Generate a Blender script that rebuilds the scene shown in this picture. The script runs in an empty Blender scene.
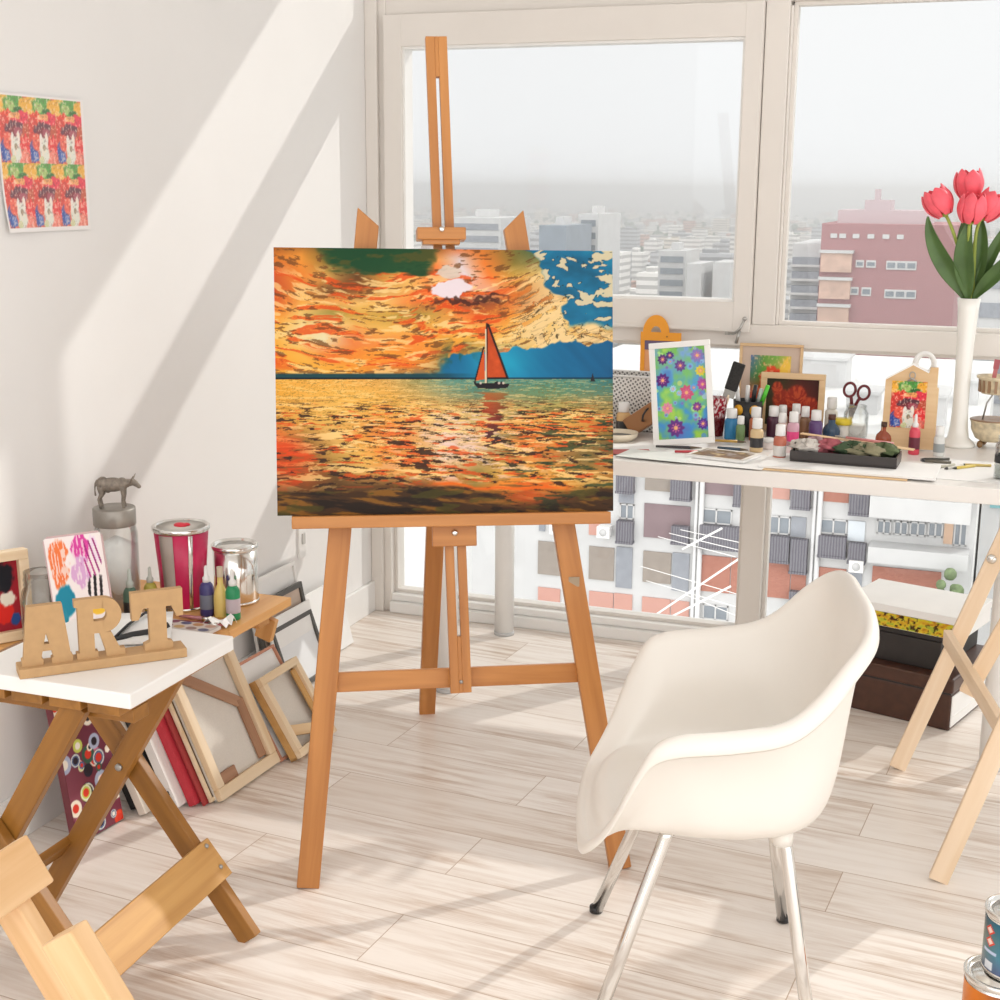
import bpy, bmesh, math, random
import numpy as np
from mathutils import Vector, Matrix

# ------------------------------------------------------------------ camera, light, exposure
S = bpy.context.scene
COL = S.collection
cam_d = bpy.data.cameras.new('camera'); cam = bpy.data.objects.new('camera', cam_d); COL.objects.link(cam)
PITCH, ROLL, YAW, EYE = math.radians(12.67), math.radians(.42), math.radians(20.03), 1.5
_fw = Vector((-math.sin(YAW)*math.cos(PITCH), math.cos(YAW)*math.cos(PITCH), -math.sin(PITCH)))
_rt = Vector((math.cos(YAW), math.sin(YAW), 0)); _up = _rt.cross(_fw)
_r2 = math.cos(ROLL)*_rt + math.sin(ROLL)*_up; _u2 = -math.sin(ROLL)*_rt + math.cos(ROLL)*_up
cam.matrix_world = Matrix(((_r2.x, _u2.x, -_fw.x, 0), (_r2.y, _u2.y, -_fw.y, 0), (_r2.z, _u2.z, -_fw.z, EYE), (0, 0, 0, 1)))
cam_d.sensor_width = 36; cam_d.lens = 50.0; cam_d.clip_start = .05; cam_d.clip_end = 60000
S.camera = cam
S.view_settings.view_transform = 'Standard'; S.view_settings.look = 'None'
S.view_settings.exposure = 0.0; S.view_settings.gamma = 1.0; S.view_settings.use_curve_mapping = False

W = bpy.data.worlds.new('sky'); S.world = W; W.use_nodes = True
def build_world():
    nt = W.node_tree; N = nt.nodes; L = nt.links; N.clear()
    out = N.new('ShaderNodeOutputWorld'); bg = N.new('ShaderNodeBackground'); L.new(bg.outputs[0], out.inputs[0])
    tc = N.new('ShaderNodeTexCoord'); sx = N.new('ShaderNodeSeparateXYZ'); L.new(tc.outputs['Generated'], sx.inputs[0])
    # pale overcast haze towards the city; extra brightness behind and overhead added as fill for the room
    r = N.new('ShaderNodeMapRange'); r.interpolation_type = 'SMOOTHSTEP'
    r.inputs['From Min'].default_value = .25; r.inputs['From Max'].default_value = -.45
    r.inputs['To Min'].default_value = SKY_FRONT; r.inputs['To Max'].default_value = BACK_FILL
    L.new(sx.outputs['Y'], r.inputs['Value'])
    cr = N.new('ShaderNodeValToRGB'); cr.color_ramp.elements[0].position = .46; cr.color_ramp.elements[0].color = (.93, .94, .955, 1)
    cr.color_ramp.elements[1].position = .70; cr.color_ramp.elements[1].color = (.99, .98, .965, 1)
    m = N.new('ShaderNodeMapRange'); m.inputs['From Min'].default_value = -1; m.inputs['From Max'].default_value = 1
    L.new(sx.outputs['Z'], m.inputs['Value']); L.new(m.outputs[0], cr.inputs[0])
    mx = N.new('ShaderNodeMix'); mx.data_type = 'RGBA'; mx.inputs['B'].default_value = (1.0, .985, .965, 1)
    r2 = N.new('ShaderNodeMapRange'); r2.inputs['From Min'].default_value = .1; r2.inputs['From Max'].default_value = -.4
    L.new(sx.outputs['Y'], r2.inputs['Value']); L.new(r2.outputs[0], mx.inputs['Factor']); L.new(cr.outputs[0], mx.inputs['A'])
    L.new(mx.outputs['Result'], bg.inputs['Color']); L.new(r.outputs[0], bg.inputs['Strength'])
SKY_FRONT, BACK_FILL = .99, 2.0
build_world()
sun_d = bpy.data.lights.new('sun', 'SUN'); sun = bpy.data.objects.new('sun', sun_d); COL.objects.link(sun)
sun_d.energy = 1.7; sun_d.angle = math.radians(.9); sun_d.color = (1.0, .97, .92)
sun.rotation_euler = Vector((-.88, -1.2, -1.0)).to_track_quat('-Z', 'Y').to_euler()
sun.location = (6, 9, 9)

# ------------------------------------------------------------------ helpers
MW = {}                                     # world matrix of every Empty and parent
def tag(o, label=None, cat=None, group=None, kind=None):
    if label: o['label'] = label
    if cat: o['category'] = cat
    if group: o['group'] = group
    if kind: o['kind'] = kind
    return o
def thing(name, label, cat, loc=(0, 0, 0), rz=0.0, group=None, M=None, kind=None):
    o = bpy.data.objects.new(name, None); COL.objects.link(o); o.empty_display_size = .05
    m = M if M is not None else Matrix.Translation(loc) @ Matrix.Rotation(rz, 4, 'Z')
    o.matrix_basis = m; MW[o.name] = m.copy()
    return tag(o, label, cat, group, kind)
def wm(o): return MW[o.name] if o is not None else Matrix.Identity(4)
class MB:
    """Collects shapes (in world or thing coordinates) that end up as ONE mesh object."""
    def __init__(s): s.bm = bmesh.new()
    def _add(s, vs, fs, smooth=False):
        bv = [s.bm.verts.new(v) for v in vs]
        for f in fs:
            try:
                q = s.bm.faces.new([bv[i] for i in f]); q.smooth = smooth
            except ValueError: pass
        return s
    def box(s, x0, x1, y0, y1, z0, z1, M=None):
        v = [Vector(p) for p in ((x0,y0,z0),(x1,y0,z0),(x1,y1,z0),(x0,y1,z0),(x0,y0,z1),(x1,y0,z1),(x1,y1,z1),(x0,y1,z1))]
        if M is not None: v = [M @ p for p in v]
        return s._add(v, [(0,3,2,1),(4,5,6,7),(0,1,5,4),(1,2,6,5),(2,3,7,6),(3,0,4,7)])
    def beam(s, p, q, w, t, up=(0, 0, 1)):
        M, l = beam_m(p, q, up); return s.box(0, l, -w/2, w/2, -t/2, t/2, M)
    def lathe(s, prof, n=24, M=None, smooth=True, closed=False):
        vs, fs = [], []
        for r, z in prof:
            for k in range(n):
                a = 2*math.pi*k/n; vs.append(Vector((max(r, 1e-4)*math.cos(a), max(r, 1e-4)*math.sin(a), z)))
        m = len(prof)
        for i in range(m - (0 if closed else 1)):
            j = (i+1) % m
            for k in range(n): fs.append((i*n+k, i*n+(k+1) % n, j*n+(k+1) % n, j*n+k))
        if not closed:
            fs.append(tuple(range(n))[::-1]); fs.append(tuple((m-1)*n+k for k in range(n)))
        if M is not None: vs = [M @ v for v in vs]
        return s._add(vs, fs, smooth)
    def cyl(s, p, q, r, r2=None, n=16):
        p, q = Vector(p), Vector(q); d = q-p
        M = Matrix.Translation(p) @ d.to_track_quat('Z', 'Y').to_matrix().to_4x4()
        return s.lathe([(r, 0), (r2 if r2 is not None else r, d.length)], n, M)
    def tube(s, pts, r, n=10, closed=False, flat=1.0):
        pts = [Vector(p) for p in pts]; rs = r if isinstance(r, (list, tuple)) else [r]*len(pts)
        vs, fs = [], []; m = len(pts); ref = None
        for i, p in enumerate(pts):
            a = pts[(i-1) % m] if (i or closed) else p; b = pts[(i+1) % m] if (i < m-1 or closed) else p
            t = (b-a).normalized()
            if ref is None: ref = t.orthogonal().normalized()
            ref = (ref - t*ref.dot(t)); ref = ref.normalized() if ref.length > 1e-6 else t.orthogonal().normalized()
            o2 = t.cross(ref)
            for k in range(n):
                c = 2*math.pi*k/n; vs.append(p + ref*math.cos(c)*rs[i] + o2*math.sin(c)*rs[i]*flat)
        for i in range(m if closed else m-1):
            j = (i+1) % m
            for k in range(n): fs.append((i*n+k, i*n+(k+1) % n, j*n+(k+1) % n, j*n+k))
        if not closed: fs.append(tuple(range(n))[::-1]); fs.append(tuple((m-1)*n+k for k in range(n)))
        return s._add(vs, fs, True)
    def ball(s, c, rx, ry=None, rz=None, seg=12, ring=8, M=None):
        ry = rx if ry is None else ry; rz = rx if rz is None else rz
        vs, fs = [], []
        for i in range(ring+1):
            th = math.pi*i/ring
            for k in range(seg):
                a = 2*math.pi*k/seg; st = max(math.sin(th), 1e-3)
                vs.append(Vector((c[0]+rx*st*math.cos(a), c[1]+ry*st*math.sin(a), c[2]-rz*math.cos(th))))
        for i in range(ring):
            for k in range(seg): fs.append((i*seg+k, i*seg+(k+1) % seg, (i+1)*seg+(k+1) % seg, (i+1)*seg+k))
        if M is not None: vs = [M @ v for v in vs]
        return s._add(vs, fs, True)
    def prism(s, poly, t0, t1, M=None, smooth=False):
        """Polygon in local XY pushed along local Z from t0 to t1."""
        n = len(poly); vs = [Vector((x, y, t0)) for x, y in poly] + [Vector((x, y, t1)) for x, y in poly]
        if M is not None: vs = [M @ v for v in vs]
        return s._add(vs, [tuple(range(n))[::-1], tuple(range(n, 2*n))] + [(i, (i+1) % n, n+(i+1) % n, n+i) for i in range(n)], smooth)
    def grid(s, rows, smooth=True, wrap=False):
        m, n = len(rows), len(rows[0]); vs = [Vector(p) for r in rows for p in r]; fs = []
        for i in range(m-1):
            for k in range(n if wrap else n-1): fs.append((i*n+k, i*n+(k+1) % n, (i+1)*n+(k+1) % n, (i+1)*n+k))
        return s._add(vs, fs, smooth)
    def build(s, name, mat, parent=None, local=False, bevel=0.0, seg=2, M=None, solid=0, sub=0, origin=True):
        me = bpy.data.meshes.new(name)
        bmesh.ops.recalc_face_normals(s.bm, faces=s.bm.faces)
        s.bm.to_mesh(me); s.bm.free()
        o = bpy.data.objects.new(name, me); COL.objects.link(o)
        if M is not None:                    # mesh is in coordinates of M (a world matrix)
            o.matrix_basis = wm(parent).inverted() @ M; w = M
        else:
            if parent is not None and not local: me.transform(wm(parent).inverted())
            off = Vector((0, 0, 0))
            if parent is None and origin and len(me.vertices):
                lo = Vector([min(v.co[i] for v in me.vertices) for i in range(3)]); hi = Vector([max(v.co[i] for v in me.vertices) for i in range(3)])
                off = Vector(((lo.x+hi.x)/2, (lo.y+hi.y)/2, lo.z)); me.transform(Matrix.Translation(-off)); o.location = off
            w = wm(parent) @ Matrix.Translation(off)
        if parent is not None: o.parent = parent
        MW[o.name] = w.copy()
        if mat is not None: me.materials.append(mat)
        if solid: md = o.modifiers.new('thickness', 'SOLIDIFY'); md.thickness = solid; md.offset = 0
        if bevel: md = o.modifiers.new('bevel', 'BEVEL'); md.width = bevel; md.segments = seg; md.limit_method = 'ANGLE'; md.angle_limit = .6
        if sub: md = o.modifiers.new('smooth', 'SUBSURF'); md.levels = sub; md.render_levels = sub
        return o
def beam_m(p, q, up=(0, 0, 1)):
    p, q = Vector(p), Vector(q); x = (q-p); l = x.length; x.normalize(); u = Vector(up)
    y = u.cross(x)
    if y.length < 1e-5: y = Vector((0, 1, 0)).cross(x)
    y.normalize(); z = x.cross(y)
    return Matrix(((x.x, y.x, z.x, p.x), (x.y, y.y, z.y, p.y), (x.z, y.z, z.z, p.z), (0, 0, 0, 1))), l
def plank(name, p, q, w, t, mat, parent=None, up=(0, 0, 1), bevel=.002):
    """A piece of timber whose local X is its grain; w across, t along 'up'."""
    M, l = beam_m(p, q, up); return MB().box(0, l, -w/2, w/2, -t/2, t/2).build(name, mat, parent, M=M, bevel=bevel)
def frame_m(o, x, y):
    """Matrix with origin o, local X along x, local Y along y (made square), Z their normal."""
    x = Vector(x).normalized(); y = Vector(y); y = (y - x*y.dot(x)).normalized(); z = x.cross(y); o = Vector(o)
    return Matrix(((x.x, y.x, z.x, o.x), (x.y, y.y, z.y, o.y), (x.z, y.z, z.z, o.z), (0, 0, 0, 1)))

# ------------------------------------------------------------------ materials
MATS = {}
def _new(name):
    m = bpy.data.materials.new(name); m.use_nodes = True; nt = m.node_tree
    return m, nt, nt.nodes, nt.links, nt.nodes['Principled BSDF']
def plain(name, col, rough=.5, metal=0.0, var=.04, scale=14.0, bump=0.0, coat=0.0, spec=.5):
    if name in MATS: return MATS[name]
    m, nt, N, L, b = _new(name); MATS[name] = m
    tc = N.new('ShaderNodeTexCoord'); no = N.new('ShaderNodeTexNoise'); no.inputs['Scale'].default_value = scale; no.inputs['Detail'].default_value = 3
    L.new(tc.outputs['Object'], no.inputs['Vector'])
    r = N.new('ShaderNodeValToRGB'); c = col
    r.color_ramp.elements[0].position = .3; r.color_ramp.elements[1].position = .7
    r.color_ramp.elements[0].color = tuple(max(0, x*(1-var)) for x in c)+(1,); r.color_ramp.elements[1].color = tuple(min(1, x*(1+var)) for x in c)+(1,)
    L.new(no.outputs['Fac'], r.inputs[0]); L.new(r.outputs[0], b.inputs['Base Color'])
    b.inputs['Roughness'].default_value = rough; b.inputs['Metallic'].default_value = metal; b.inputs['Specular IOR Level'].default_value = spec
    if coat: b.inputs['Coat Weight'].default_value = coat; b.inputs['Coat Roughness'].default_value = .08
    if bump:
        bp = N.new('ShaderNodeBump'); bp.inputs['Strength'].default_value = bump; bp.inputs['Distance'].default_value = .002
        L.new(no.outputs['Fac'], bp.inputs['Height']); L.new(bp.outputs[0], b.inputs['Normal'])
    return m
def wood(name, light, dark, rough=.45, grain=1.0):
    if name in MATS: return MATS[name]
    m, nt, N, L, b = _new(name); MATS[name] = m
    tc = N.new('ShaderNodeTexCoord'); mp = N.new('ShaderNodeMapping'); mp.inputs['Scale'].default_value = (2.2*grain, 34*grain, 34*grain)
    oi = N.new('ShaderNodeObjectInfo'); ad = N.new('ShaderNodeVectorMath'); ad.operation = 'MULTIPLY_ADD'
    ad.inputs[1].default_value = (7, 5, 9); L.new(oi.outputs['Random'], ad.inputs[0])
    L.new(tc.outputs['Object'], ad.inputs[2]); L.new(ad.outputs[0], mp.inputs['Vector'])
    n1 = N.new('ShaderNodeTexNoise'); n1.inputs['Scale'].default_value = 1.0; n1.inputs['Detail'].default_value = 5; n1.inputs['Distortion'].default_value = .6
    L.new(mp.outputs[0], n1.inputs['Vector'])
    mp2 = N.new('ShaderNodeMapping'); mp2.inputs['Scale'].default_value = (1.2, 6, 6); L.new(ad.outputs[0], mp2.inputs['Vector'])
    n2 = N.new('ShaderNodeTexNoise'); n2.inputs['Scale'].default_value = 1.4; L.new(mp2.outputs[0], n2.inputs['Vector'])
    mx = N.new('ShaderNodeMath'); mx.operation = 'MULTIPLY_ADD'; mx.inputs[1].default_value = .6; L.new(n1.outputs['Fac'], mx.inputs[0])
    m2 = N.new('ShaderNodeMath'); m2.operation = 'MULTIPLY'; m2.inputs[1].default_value = .4; L.new(n2.outputs['Fac'], m2.inputs[0]); L.new(m2.outputs[0], mx.inputs[2])
    r = N.new('ShaderNodeValToRGB'); r.color_ramp.elements[0].position = .32; r.color_ramp.elements[1].position = .66
    r.color_ramp.elements[0].color = dark+(1,); r.color_ramp.elements[1].color = light+(1,)
    L.new(mx.outputs[0], r.inputs[0]); L.new(r.outputs[0], b.inputs['Base Color']); b.inputs['Roughness'].default_value = rough
    return m
def paint_mat(name, rough=.55, coat=0.0):
    if name in MATS: return MATS[name]
    m, nt, N, L, b = _new(name); MATS[name] = m
    a = N.new('ShaderNodeVertexColor'); a.layer_name = 'Col'; L.new(a.outputs['Color'], b.inputs['Base Color'])
    b.inputs['Roughness'].default_value = rough; b.inputs['Specular IOR Level'].default_value = .25
    if coat: b.inputs['Coat Weight'].default_value = coat
    return m
def glass(name, tint=(1, 1, 1), refl=.5, rough=.02):
    """Thin clear glass: mostly lets light pass, mirrors more at grazing angles."""
    if name in MATS: return MATS[name]
    m, nt, N, L, b = _new(name); MATS[name] = m; N.remove(b); out = N['Material Output']
    t = N.new('ShaderNodeBsdfTransparent'); t.inputs[0].default_value = tint+(1,); g = N.new('ShaderNodeBsdfGlossy'); g.inputs['Roughness'].default_value = rough
    lw = N.new('ShaderNodeLayerWeight'); lw.inputs['Blend'].default_value = .25
    k = N.new('ShaderNodeMath'); k.operation = 'MULTIPLY_ADD'; k.inputs[1].default_value = refl; k.inputs[2].default_value = .02; L.new(lw.outputs['Fresnel'], k.inputs[0])
    mx = N.new('ShaderNodeMixShader'); L.new(k.outputs[0], mx.inputs[0]); L.new(t.outputs[0], mx.inputs[1]); L.new(g.outputs[0], mx.inputs[2]); L.new(mx.outputs[0], out.inputs[0])
    return m
def lin(c):
    c = np.asarray(c, float); return np.where(c <= .04045, c/12.92, ((c+.055)/1.055)**2.4)
def rgb(h): return tuple(float(x) for x in lin([int(h[i:i+2], 16)/255 for i in (0, 2, 4)]))

# ------------------------------------------------------------------ painted pictures (colour per grid vertex)
def _h(ix,iy,s):
    n=(ix.astype(np.int64)*374761393+iy.astype(np.int64)*668265263+s*2147483647+s*97561)&0xffffffff
    n=((n^(n>>13))*1274126177)&0xffffffff
    n=(n^(n>>16))&0xffffffff
    return n/4294967295.0
def vn(x,y,s=0):
    ix=np.floor(x);iy=np.floor(y);fx=x-ix;fy=y-iy
    fx=fx*fx*(3-2*fx);fy=fy*fy*(3-2*fy)
    a=_h(ix,iy,s);b=_h(ix+1,iy,s);c=_h(ix,iy+1,s);d=_h(ix+1,iy+1,s)
    return (a*(1-fx)+b*fx)*(1-fy)+(c*(1-fx)+d*fx)*fy
def fbm(x,y,s=0,o=4):
    r=0;a=.5;t=0
    for i in range(o):
        r=r+a*vn(x,y,s+i*17);t+=a;x=x*2.03+3.1;y=y*2.03+1.7;a*=.5
    return r/t
def hexc(t): return np.array([[int(c[i:i+2],16)/255 for i in (0,2,4)] for c in t.split()])
def mixc(c,col,m): return c*(1-m[...,None])+np.array(col)*m[...,None]
def sst(x,a,b):
    t=np.clip((x-a)/(b-a),0,1);return t*t*(3-2*t)
def gridc(u,v,rows):
    G=[hexc(r) for r in rows];nx=max(map(len,G));ny=len(G)
    G=np.array([np.stack([np.interp(np.linspace(0,1,nx),np.linspace(0,1,len(g)),g[:,k]) for k in range(3)],1) for g in G])
    x=np.clip(u*(nx-1),0,nx-1.001);y=np.clip(v*(ny-1),0,ny-1.001)
    i=x.astype(int);j=y.astype(int);fx=(x-i)[...,None];fy=(y-j)[...,None]
    return (G[j,i]*(1-fx)+G[j,i+1]*fx)*(1-fy)+(G[j+1,i]*(1-fx)+G[j+1,i+1]*fx)*fy
def inpoly(u,v,P):
    r=np.zeros(u.shape,bool);n=len(P)
    for i in range(n):
        (x1,y1),(x2,y2)=P[i],P[i-1]
        c=((y1>v)!=(y2>v))&(u<(x2-x1)*(v-y1)/(y2-y1+1e-12)+x1);r^=c
    return r
def seascape(u,v):
    W=1.28
    hz=.49
    # ---------- sky
    wx=fbm(u*5,v*9,3)-.5;wy=fbm(u*6,v*10,8)-.5
    tilt=v*1.0+(u-.5)*.12*(u<.5)
    uu=u+.07*wx;vv=v+.055*wy
    sky=gridc(uu,vv/hz,[
     '6b3a12 7a4a16 1e3d1c 0f3f22 0a4425 1d4a22 c8501a e0702a 8a6a22 3a5a3a 1f5a68 0f6080 12607a',
     'c86a1c d88a30 6a5a20 2f4a1f 2a4a1c d98a30 e08a3a c9b8b8 d8742a 7a6a2a 7a7a4a 1f6a80 0f6485 1b6a84',
     'b8451a d87828 d8a050 5a3a18 c88a38 e0b060 e0662a d8c8cc e0762a c89a40 c8a868 3f6a6a 0f5f80 6f8a80',
     'b03a14 d88030 5a3a1c 8a4a1c e0b868 e09a48 e05a1c d8c8cc dd6a20 a8682a d8b070 d0b080 1a6a84',
     'd06020 e0a850 d8904a e0b868 e0a858 e05018 e0481a 4a2a20 d86a24 a8501c d8b070 d8b888 407a7a',
     'e09030 d8b870 8a7a30 d8a040 a88a38 8a7a34 e0a048 d84a18 e08a2c c89040 e0c078 d8b478 c8a868',
     'e0a038 e0c890 e0c088 d89a40 e0b058 e08a30 d8a850 e0b060 e09a38 d8b060 e0c080 d0a860 b89050',
     'e09a30 e0c080 d8d0a8 d85a20 e09a48 e07a28 e0982a e0a040 d8a850 d8b878 d8b070 c8a060 d8b880',
     'e0982c e0a848 d85a20 e08a2c e0902c e0782a d88a30 8a7a40 4a8a8a c0a868 c8a060 a89058 9a8a58',
     'e09a2c e0a23a e09a34 e08a2a e07a24 d86a20 6a7a4a 0f7a9a 1a8aa8 1a7a98 5a7a68 0c5a80 0a5070',
     'c88a28 d89430 d89030 d08028 b06a24 3a6a6a 0a6a94 0a7aa4 148ab0 0a6a98 0a5f8c 0a527c 0a4c74'])
    # strokes (light/dark/red streaks following the clouds)
    ang=-.22+.5*(u-.3)
    su=(u*np.cos(ang)-v*np.sin(ang));sv=(u*np.sin(ang)+v*np.cos(ang))
    st=fbm(su*22+4*wx,sv*75+6*wy,21,4);st2=fbm(su*40+5*wx,sv*120+6*wy,33,4)
    skyzone=1-sst(v,.36,.42)*sst(u,.42,.55)
    sky=mixc(sky,(.93,.80,.55),sst(st,.56,.66)*.65*skyzone*sst(v,.05,.12)*(1-sst(u,.78,.85)*(1-sst(v,.1,.22))))
    sky=mixc(sky,(.82,.27,.05),sst(fbm(su*14+3*wx,sv*60+5*wy,44,4),.56,.66)*.8*(1-sst(u,.62,.78))*sst(v,.06,.1)*(1-sst(v,.43,.47)))
    sky=mixc(sky,(.38,.22,.08),sst(st2,.61,.67)*.7*skyzone)
    sky=mixc(sky,(.90,.62,.20),sst(st2,.50,.54)*(1-sst(st2,.55,.58))*.45*skyzone*sst(v,.1,.2))
    # crinkled pale clouds in upper right
    cr=sst(u+.25*(v-.2),.66,.80)*(1-sst(v,.36,.42))*(1-sst(u-.9*v+.15*(fbm(u*12,v*14,58)-.5),.70,.74))
    c1=fbm(u*44+6*wx,v*62+7*wy+u*10,55,3);ridge=np.abs(c1-.5)
    sky=mixc(sky,(.88,.76,.55),cr*sst(c1,.42,.52)*.75)
    sky=mixc(sky,(.15,.12,.06),cr*(1-sst(ridge,.008,.022))*.75)
    # teal sky breaking through at the top right, with pale flecks
    tz=u-.80+.42*(v-.06)*(-1)*0+.9*np.maximum(0,.03-v)+.10*(fbm(u*12,v*16,81,3)-.5)*2-.35*np.maximum(0,v-.12);t2=sst(tz,-.02,.0)*(1-sst(v+.06*(fbm(u*14,v*10,82)-.5),.27,.30))
    tc=gridc(fbm(u*16,v*24,83,3),v,['0a4a66 0f6488 1a7a9a']*2);sky=sky*(1-t2[...,None])+tc*t2[...,None]
    fl=fbm(u*26+5*wx+v*12,v*46+6*wy,84,3);sky=mixc(sky,(.85,.76,.60),t2*sst(fl,.56,.60)*.9);sky=mixc(sky,(.06,.14,.14),t2*sst(np.abs(fl-.56),.0,.008)*0+t2*(1-sst(np.abs(fl-.565),.008,.02))*.7)
    # white sun gap
    jx=fbm(u*40,v*40,57,3)-.5
    d=np.hypot((u-.51+.05*wx+.05*jx)/.07,(v-.155+.06*wy+.05*jx)/.04)
    sky=mixc(sky,(.86,.80,.82),1-sst(d,.85,1.0))
    d=np.hypot((u-.505+.1*jx)/.05,(v-.085+.05*jx)/.022);sky=mixc(sky,(.80,.74,.68),(1-sst(d,.7,1.0))*.9)
    dk=np.hypot((u-.57)/.15,(v-.195+.25*(u-.57)**2+.10*(u-.57)-.07*jx)/.014);sky=mixc(sky,(.26,.12,.08),(1-sst(dk,.5,1.1))*.85)
    # dark green arc top
    g=v-(.10-.9*(u-.30)**2*1.6)+.10*(fbm(u*9,v*22,61)-.5);gj=.05*(fbm(u*22,v*30,62,3)-.5);gm=(1-sst(g,-.008,.008))*sst(u+gj,.12,.17)*(1-sst(u+gj*1.5,.43,.47))
    sky=mixc(sky,(.035,.24,.12),gm*.92);sky=mixc(sky,(.30,.28,.09),gm*sst(fbm(u*14,v*30,66),.52,.62)*.8)
    # teal hill / rain curtain
    top=.40-.03*sst(u,.45,.6)-.02*np.sin(u*9)+.06*(fbm(u*16,v*9,71)-.5)
    tm=sst(v+.035*(fbm(u*34,v*34,72,3)-.5),top-.003,top+.006)*sst(u+.25*(v-.43)+.05*(fbm(u*30,v*20,73,3)-.5),.46,.50)
    teal=gridc(u,v/hz,['0a5a80 0a5a80 0a5a80 08608a 1280a6 0a628c 084c76']*2)
    teal=teal+(.10*(fbm(u*20-v*14,v*4+u*3,75)-.5))[...,None]*np.array([.3,.9,1.0])
    glow=np.exp(-(((u-.66)/.07)**2+((v-.43)/.05)**2));teal=mixc(teal,(.10,.62,.72),glow*.6)
    sky=mixc(sky,teal,tm) if False else sky*(1-tm[...,None])+teal*tm[...,None]
    gr=np.exp(-(((u-.53)/.05)**2+((v-.40)/.05)**2))*sst(fbm(u*30,v*20,77),.42,.6);sky=mixc(sky,(.10,.30,.22),gr*.8)
    lh=sst(v,.465-.0*u,.472)*(1-sst(u,.42,.62));sky=mixc(sky,(.03,.22,.26),lh*.95)
    sky=mixc(sky,(.02,.08,.11),sst(v,.482,.486)*(1-.35*sst(u,.4,.6)))
    # ---------- sea
    t=np.clip((v-hz)/(1-hz),0,1);pz=1/(.16+t)
    wx=fbm(u*6*(.5+pz*.3),pz*9,103)-.5
    uu=u+.03*wx;tt=t+.03*(fbm(u*9,t*14,109)-.5)
    sea=gridc(uu,tt,[
     'd89a34 dca042 dca044 d89a44 c89a50 8a8a58 5a8a7a 3f8078 3f7a72 3f7a70 3f7a6c 3f7a70 2f6a6a',
     'dc9c34 e0a444 e0a848 e0a84a d8a048 b89a58 8a9068 4f7a68 6a8060 5f8260 5a8060 5a7a60 4a7060',
     'd8983a d8a048 dca850 e0a848 d8a448 d8a450 c8a058 b8985a b89a58 a89a58 b09850 a08a50 8a7a48',
     'c88a38 d8a048 d8a850 d89a48 e09038 d8a860 d8b078 c8a868 d8ac68 d89a48 d8a048 c89040 a87a38',
     'd86a28 a87a38 d8a458 d8903a d86a28 d8a060 e0c0a0 d8b080 d89a50 d8702a d88a3a b88038 8a6a30',
     'c8481c 8a5a28 c89a4c e0a048 e07a2c d8a058 d8b8a8 d8b088 c88a48 d8742c c87a30 8a7040 5a4a28',
     'a84418 8a4a20 a8803a e0b058 d88434 d89a50 e0c0a0 d8a878 a88040 d88a40 a87038 6a5a30 8a6030',
     '5a3418 a85020 6a4a20 c89048 d89850 e0a860 d89a58 8a7a38 d8a048 d8983c c88a38 b8843a a86a2c',
     '4a3018 6a3c18 4a3018 5a3c1c 5a3818 5a3a1c d86a28 8a7030 e07a24 d8641c e08a2c a8782c 8a6828',
     '6a5424 4a3418 3a2a14 4a3418 402c16 4a3018 5a3a1a 6a4020 c85a1c c8521a a85a20 4a3c1a 5a4420',
     '3a2c14 4a3a1a 2c2010 4a3a18 5a3c18 3a2814 3a2a14 402c16 5a3a1a 4a341a 3a2c16 4a3a1a 4a3418'])
    slant=.35*(1-sst(u,.1,.7))*t
    y2=np.log(.10+t+slant*.25*(u-.5)*-1)*17
    sx=u*(6+15/(.25+t)*.6)
    s1=fbm(sx+2*wx,y2*1.6+slant*u*18+2.5*wx,120,3);s2=fbm(sx*1.8+2*wx,y2*2.6+slant*u*30+3*wx,131,3);s3=fbm(sx*1.3+7,y2*2.0+slant*u*22,143,3)
    dpt=.55+.45*sst(t,.02,.3)
    sea=mixc(sea,(.95,.80,.52),sst(s1,.55,.62)*.7*dpt*(1-sst(t,.74,.82)*.7))
    sea=mixc(sea,(.88,.76,.72),sst(s3,.62,.68)*.7*sst(t,.15,.3)*(1-sst(t,.72,.8))*np.exp(-((u-.55)/.22)**2))
    sea=mixc(sea,(.82,.25,.06),sst(s3,.33,.39)*0+sst(1-s3,.60,.66)*.7*sst(t,.12,.3)*(1-.6*sst(t,.74,.8)))
    sea=mixc(sea,(.17,.10,.06),sst(s2,.60,.65)*.85*sst(t,.08,.25))
    sea=mixc(sea,(.16,.24,.14),sst(fbm(sx*1.1,y2*2.2,155,3),.60,.66)*.8*sst(u,.55,.8)*sst(t,.1,.3))
    sea=mixc(sea,(.45,.34,.10),sst(s2,.50,.53)*(1-sst(s2,.55,.58))*.5)
    # dark swell at the foot with a bright lip
    edge=.80+.03*np.sin(u*5.5+.6)-.05*np.exp(-((u-.12)/.12)**2)*0+.05*sst(u,.5,.62)*1.2+.03*(fbm(u*14,t*5,160)-.5)-.03*sst(u,.85,1)
    m=sst(t,edge-.01,edge+.015)*(1-.55*np.exp(-((u-.76)/.13)**2-((t-.88)/.09)**2)*1.6).clip(0,1)
    sw=fbm(u*9+t*5,t*26-u*9,170,4)
    sc=mixc(np.ones(u.shape+(3,))*np.array([.24,.15,.065]),(.55,.36,.10),sst(sw,.54,.64)*.8);sc=mixc(sc,(.10,.06,.035),sst(1-sw,.56,.64)*.8)
    sc=mixc(sc,(.28,.26,.07),sst(fbm(u*12,t*20,175),.56,.64)*.7)
    sea=sea*(1-m[...,None])+sc*m[...,None]
    lip=np.exp(-((t-edge+.018)/.012)**2)*sst(u,.42,.5)*(1-sst(u,.8,.9));sea=mixc(sea,(.88,.38,.08),lip*.9)
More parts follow.
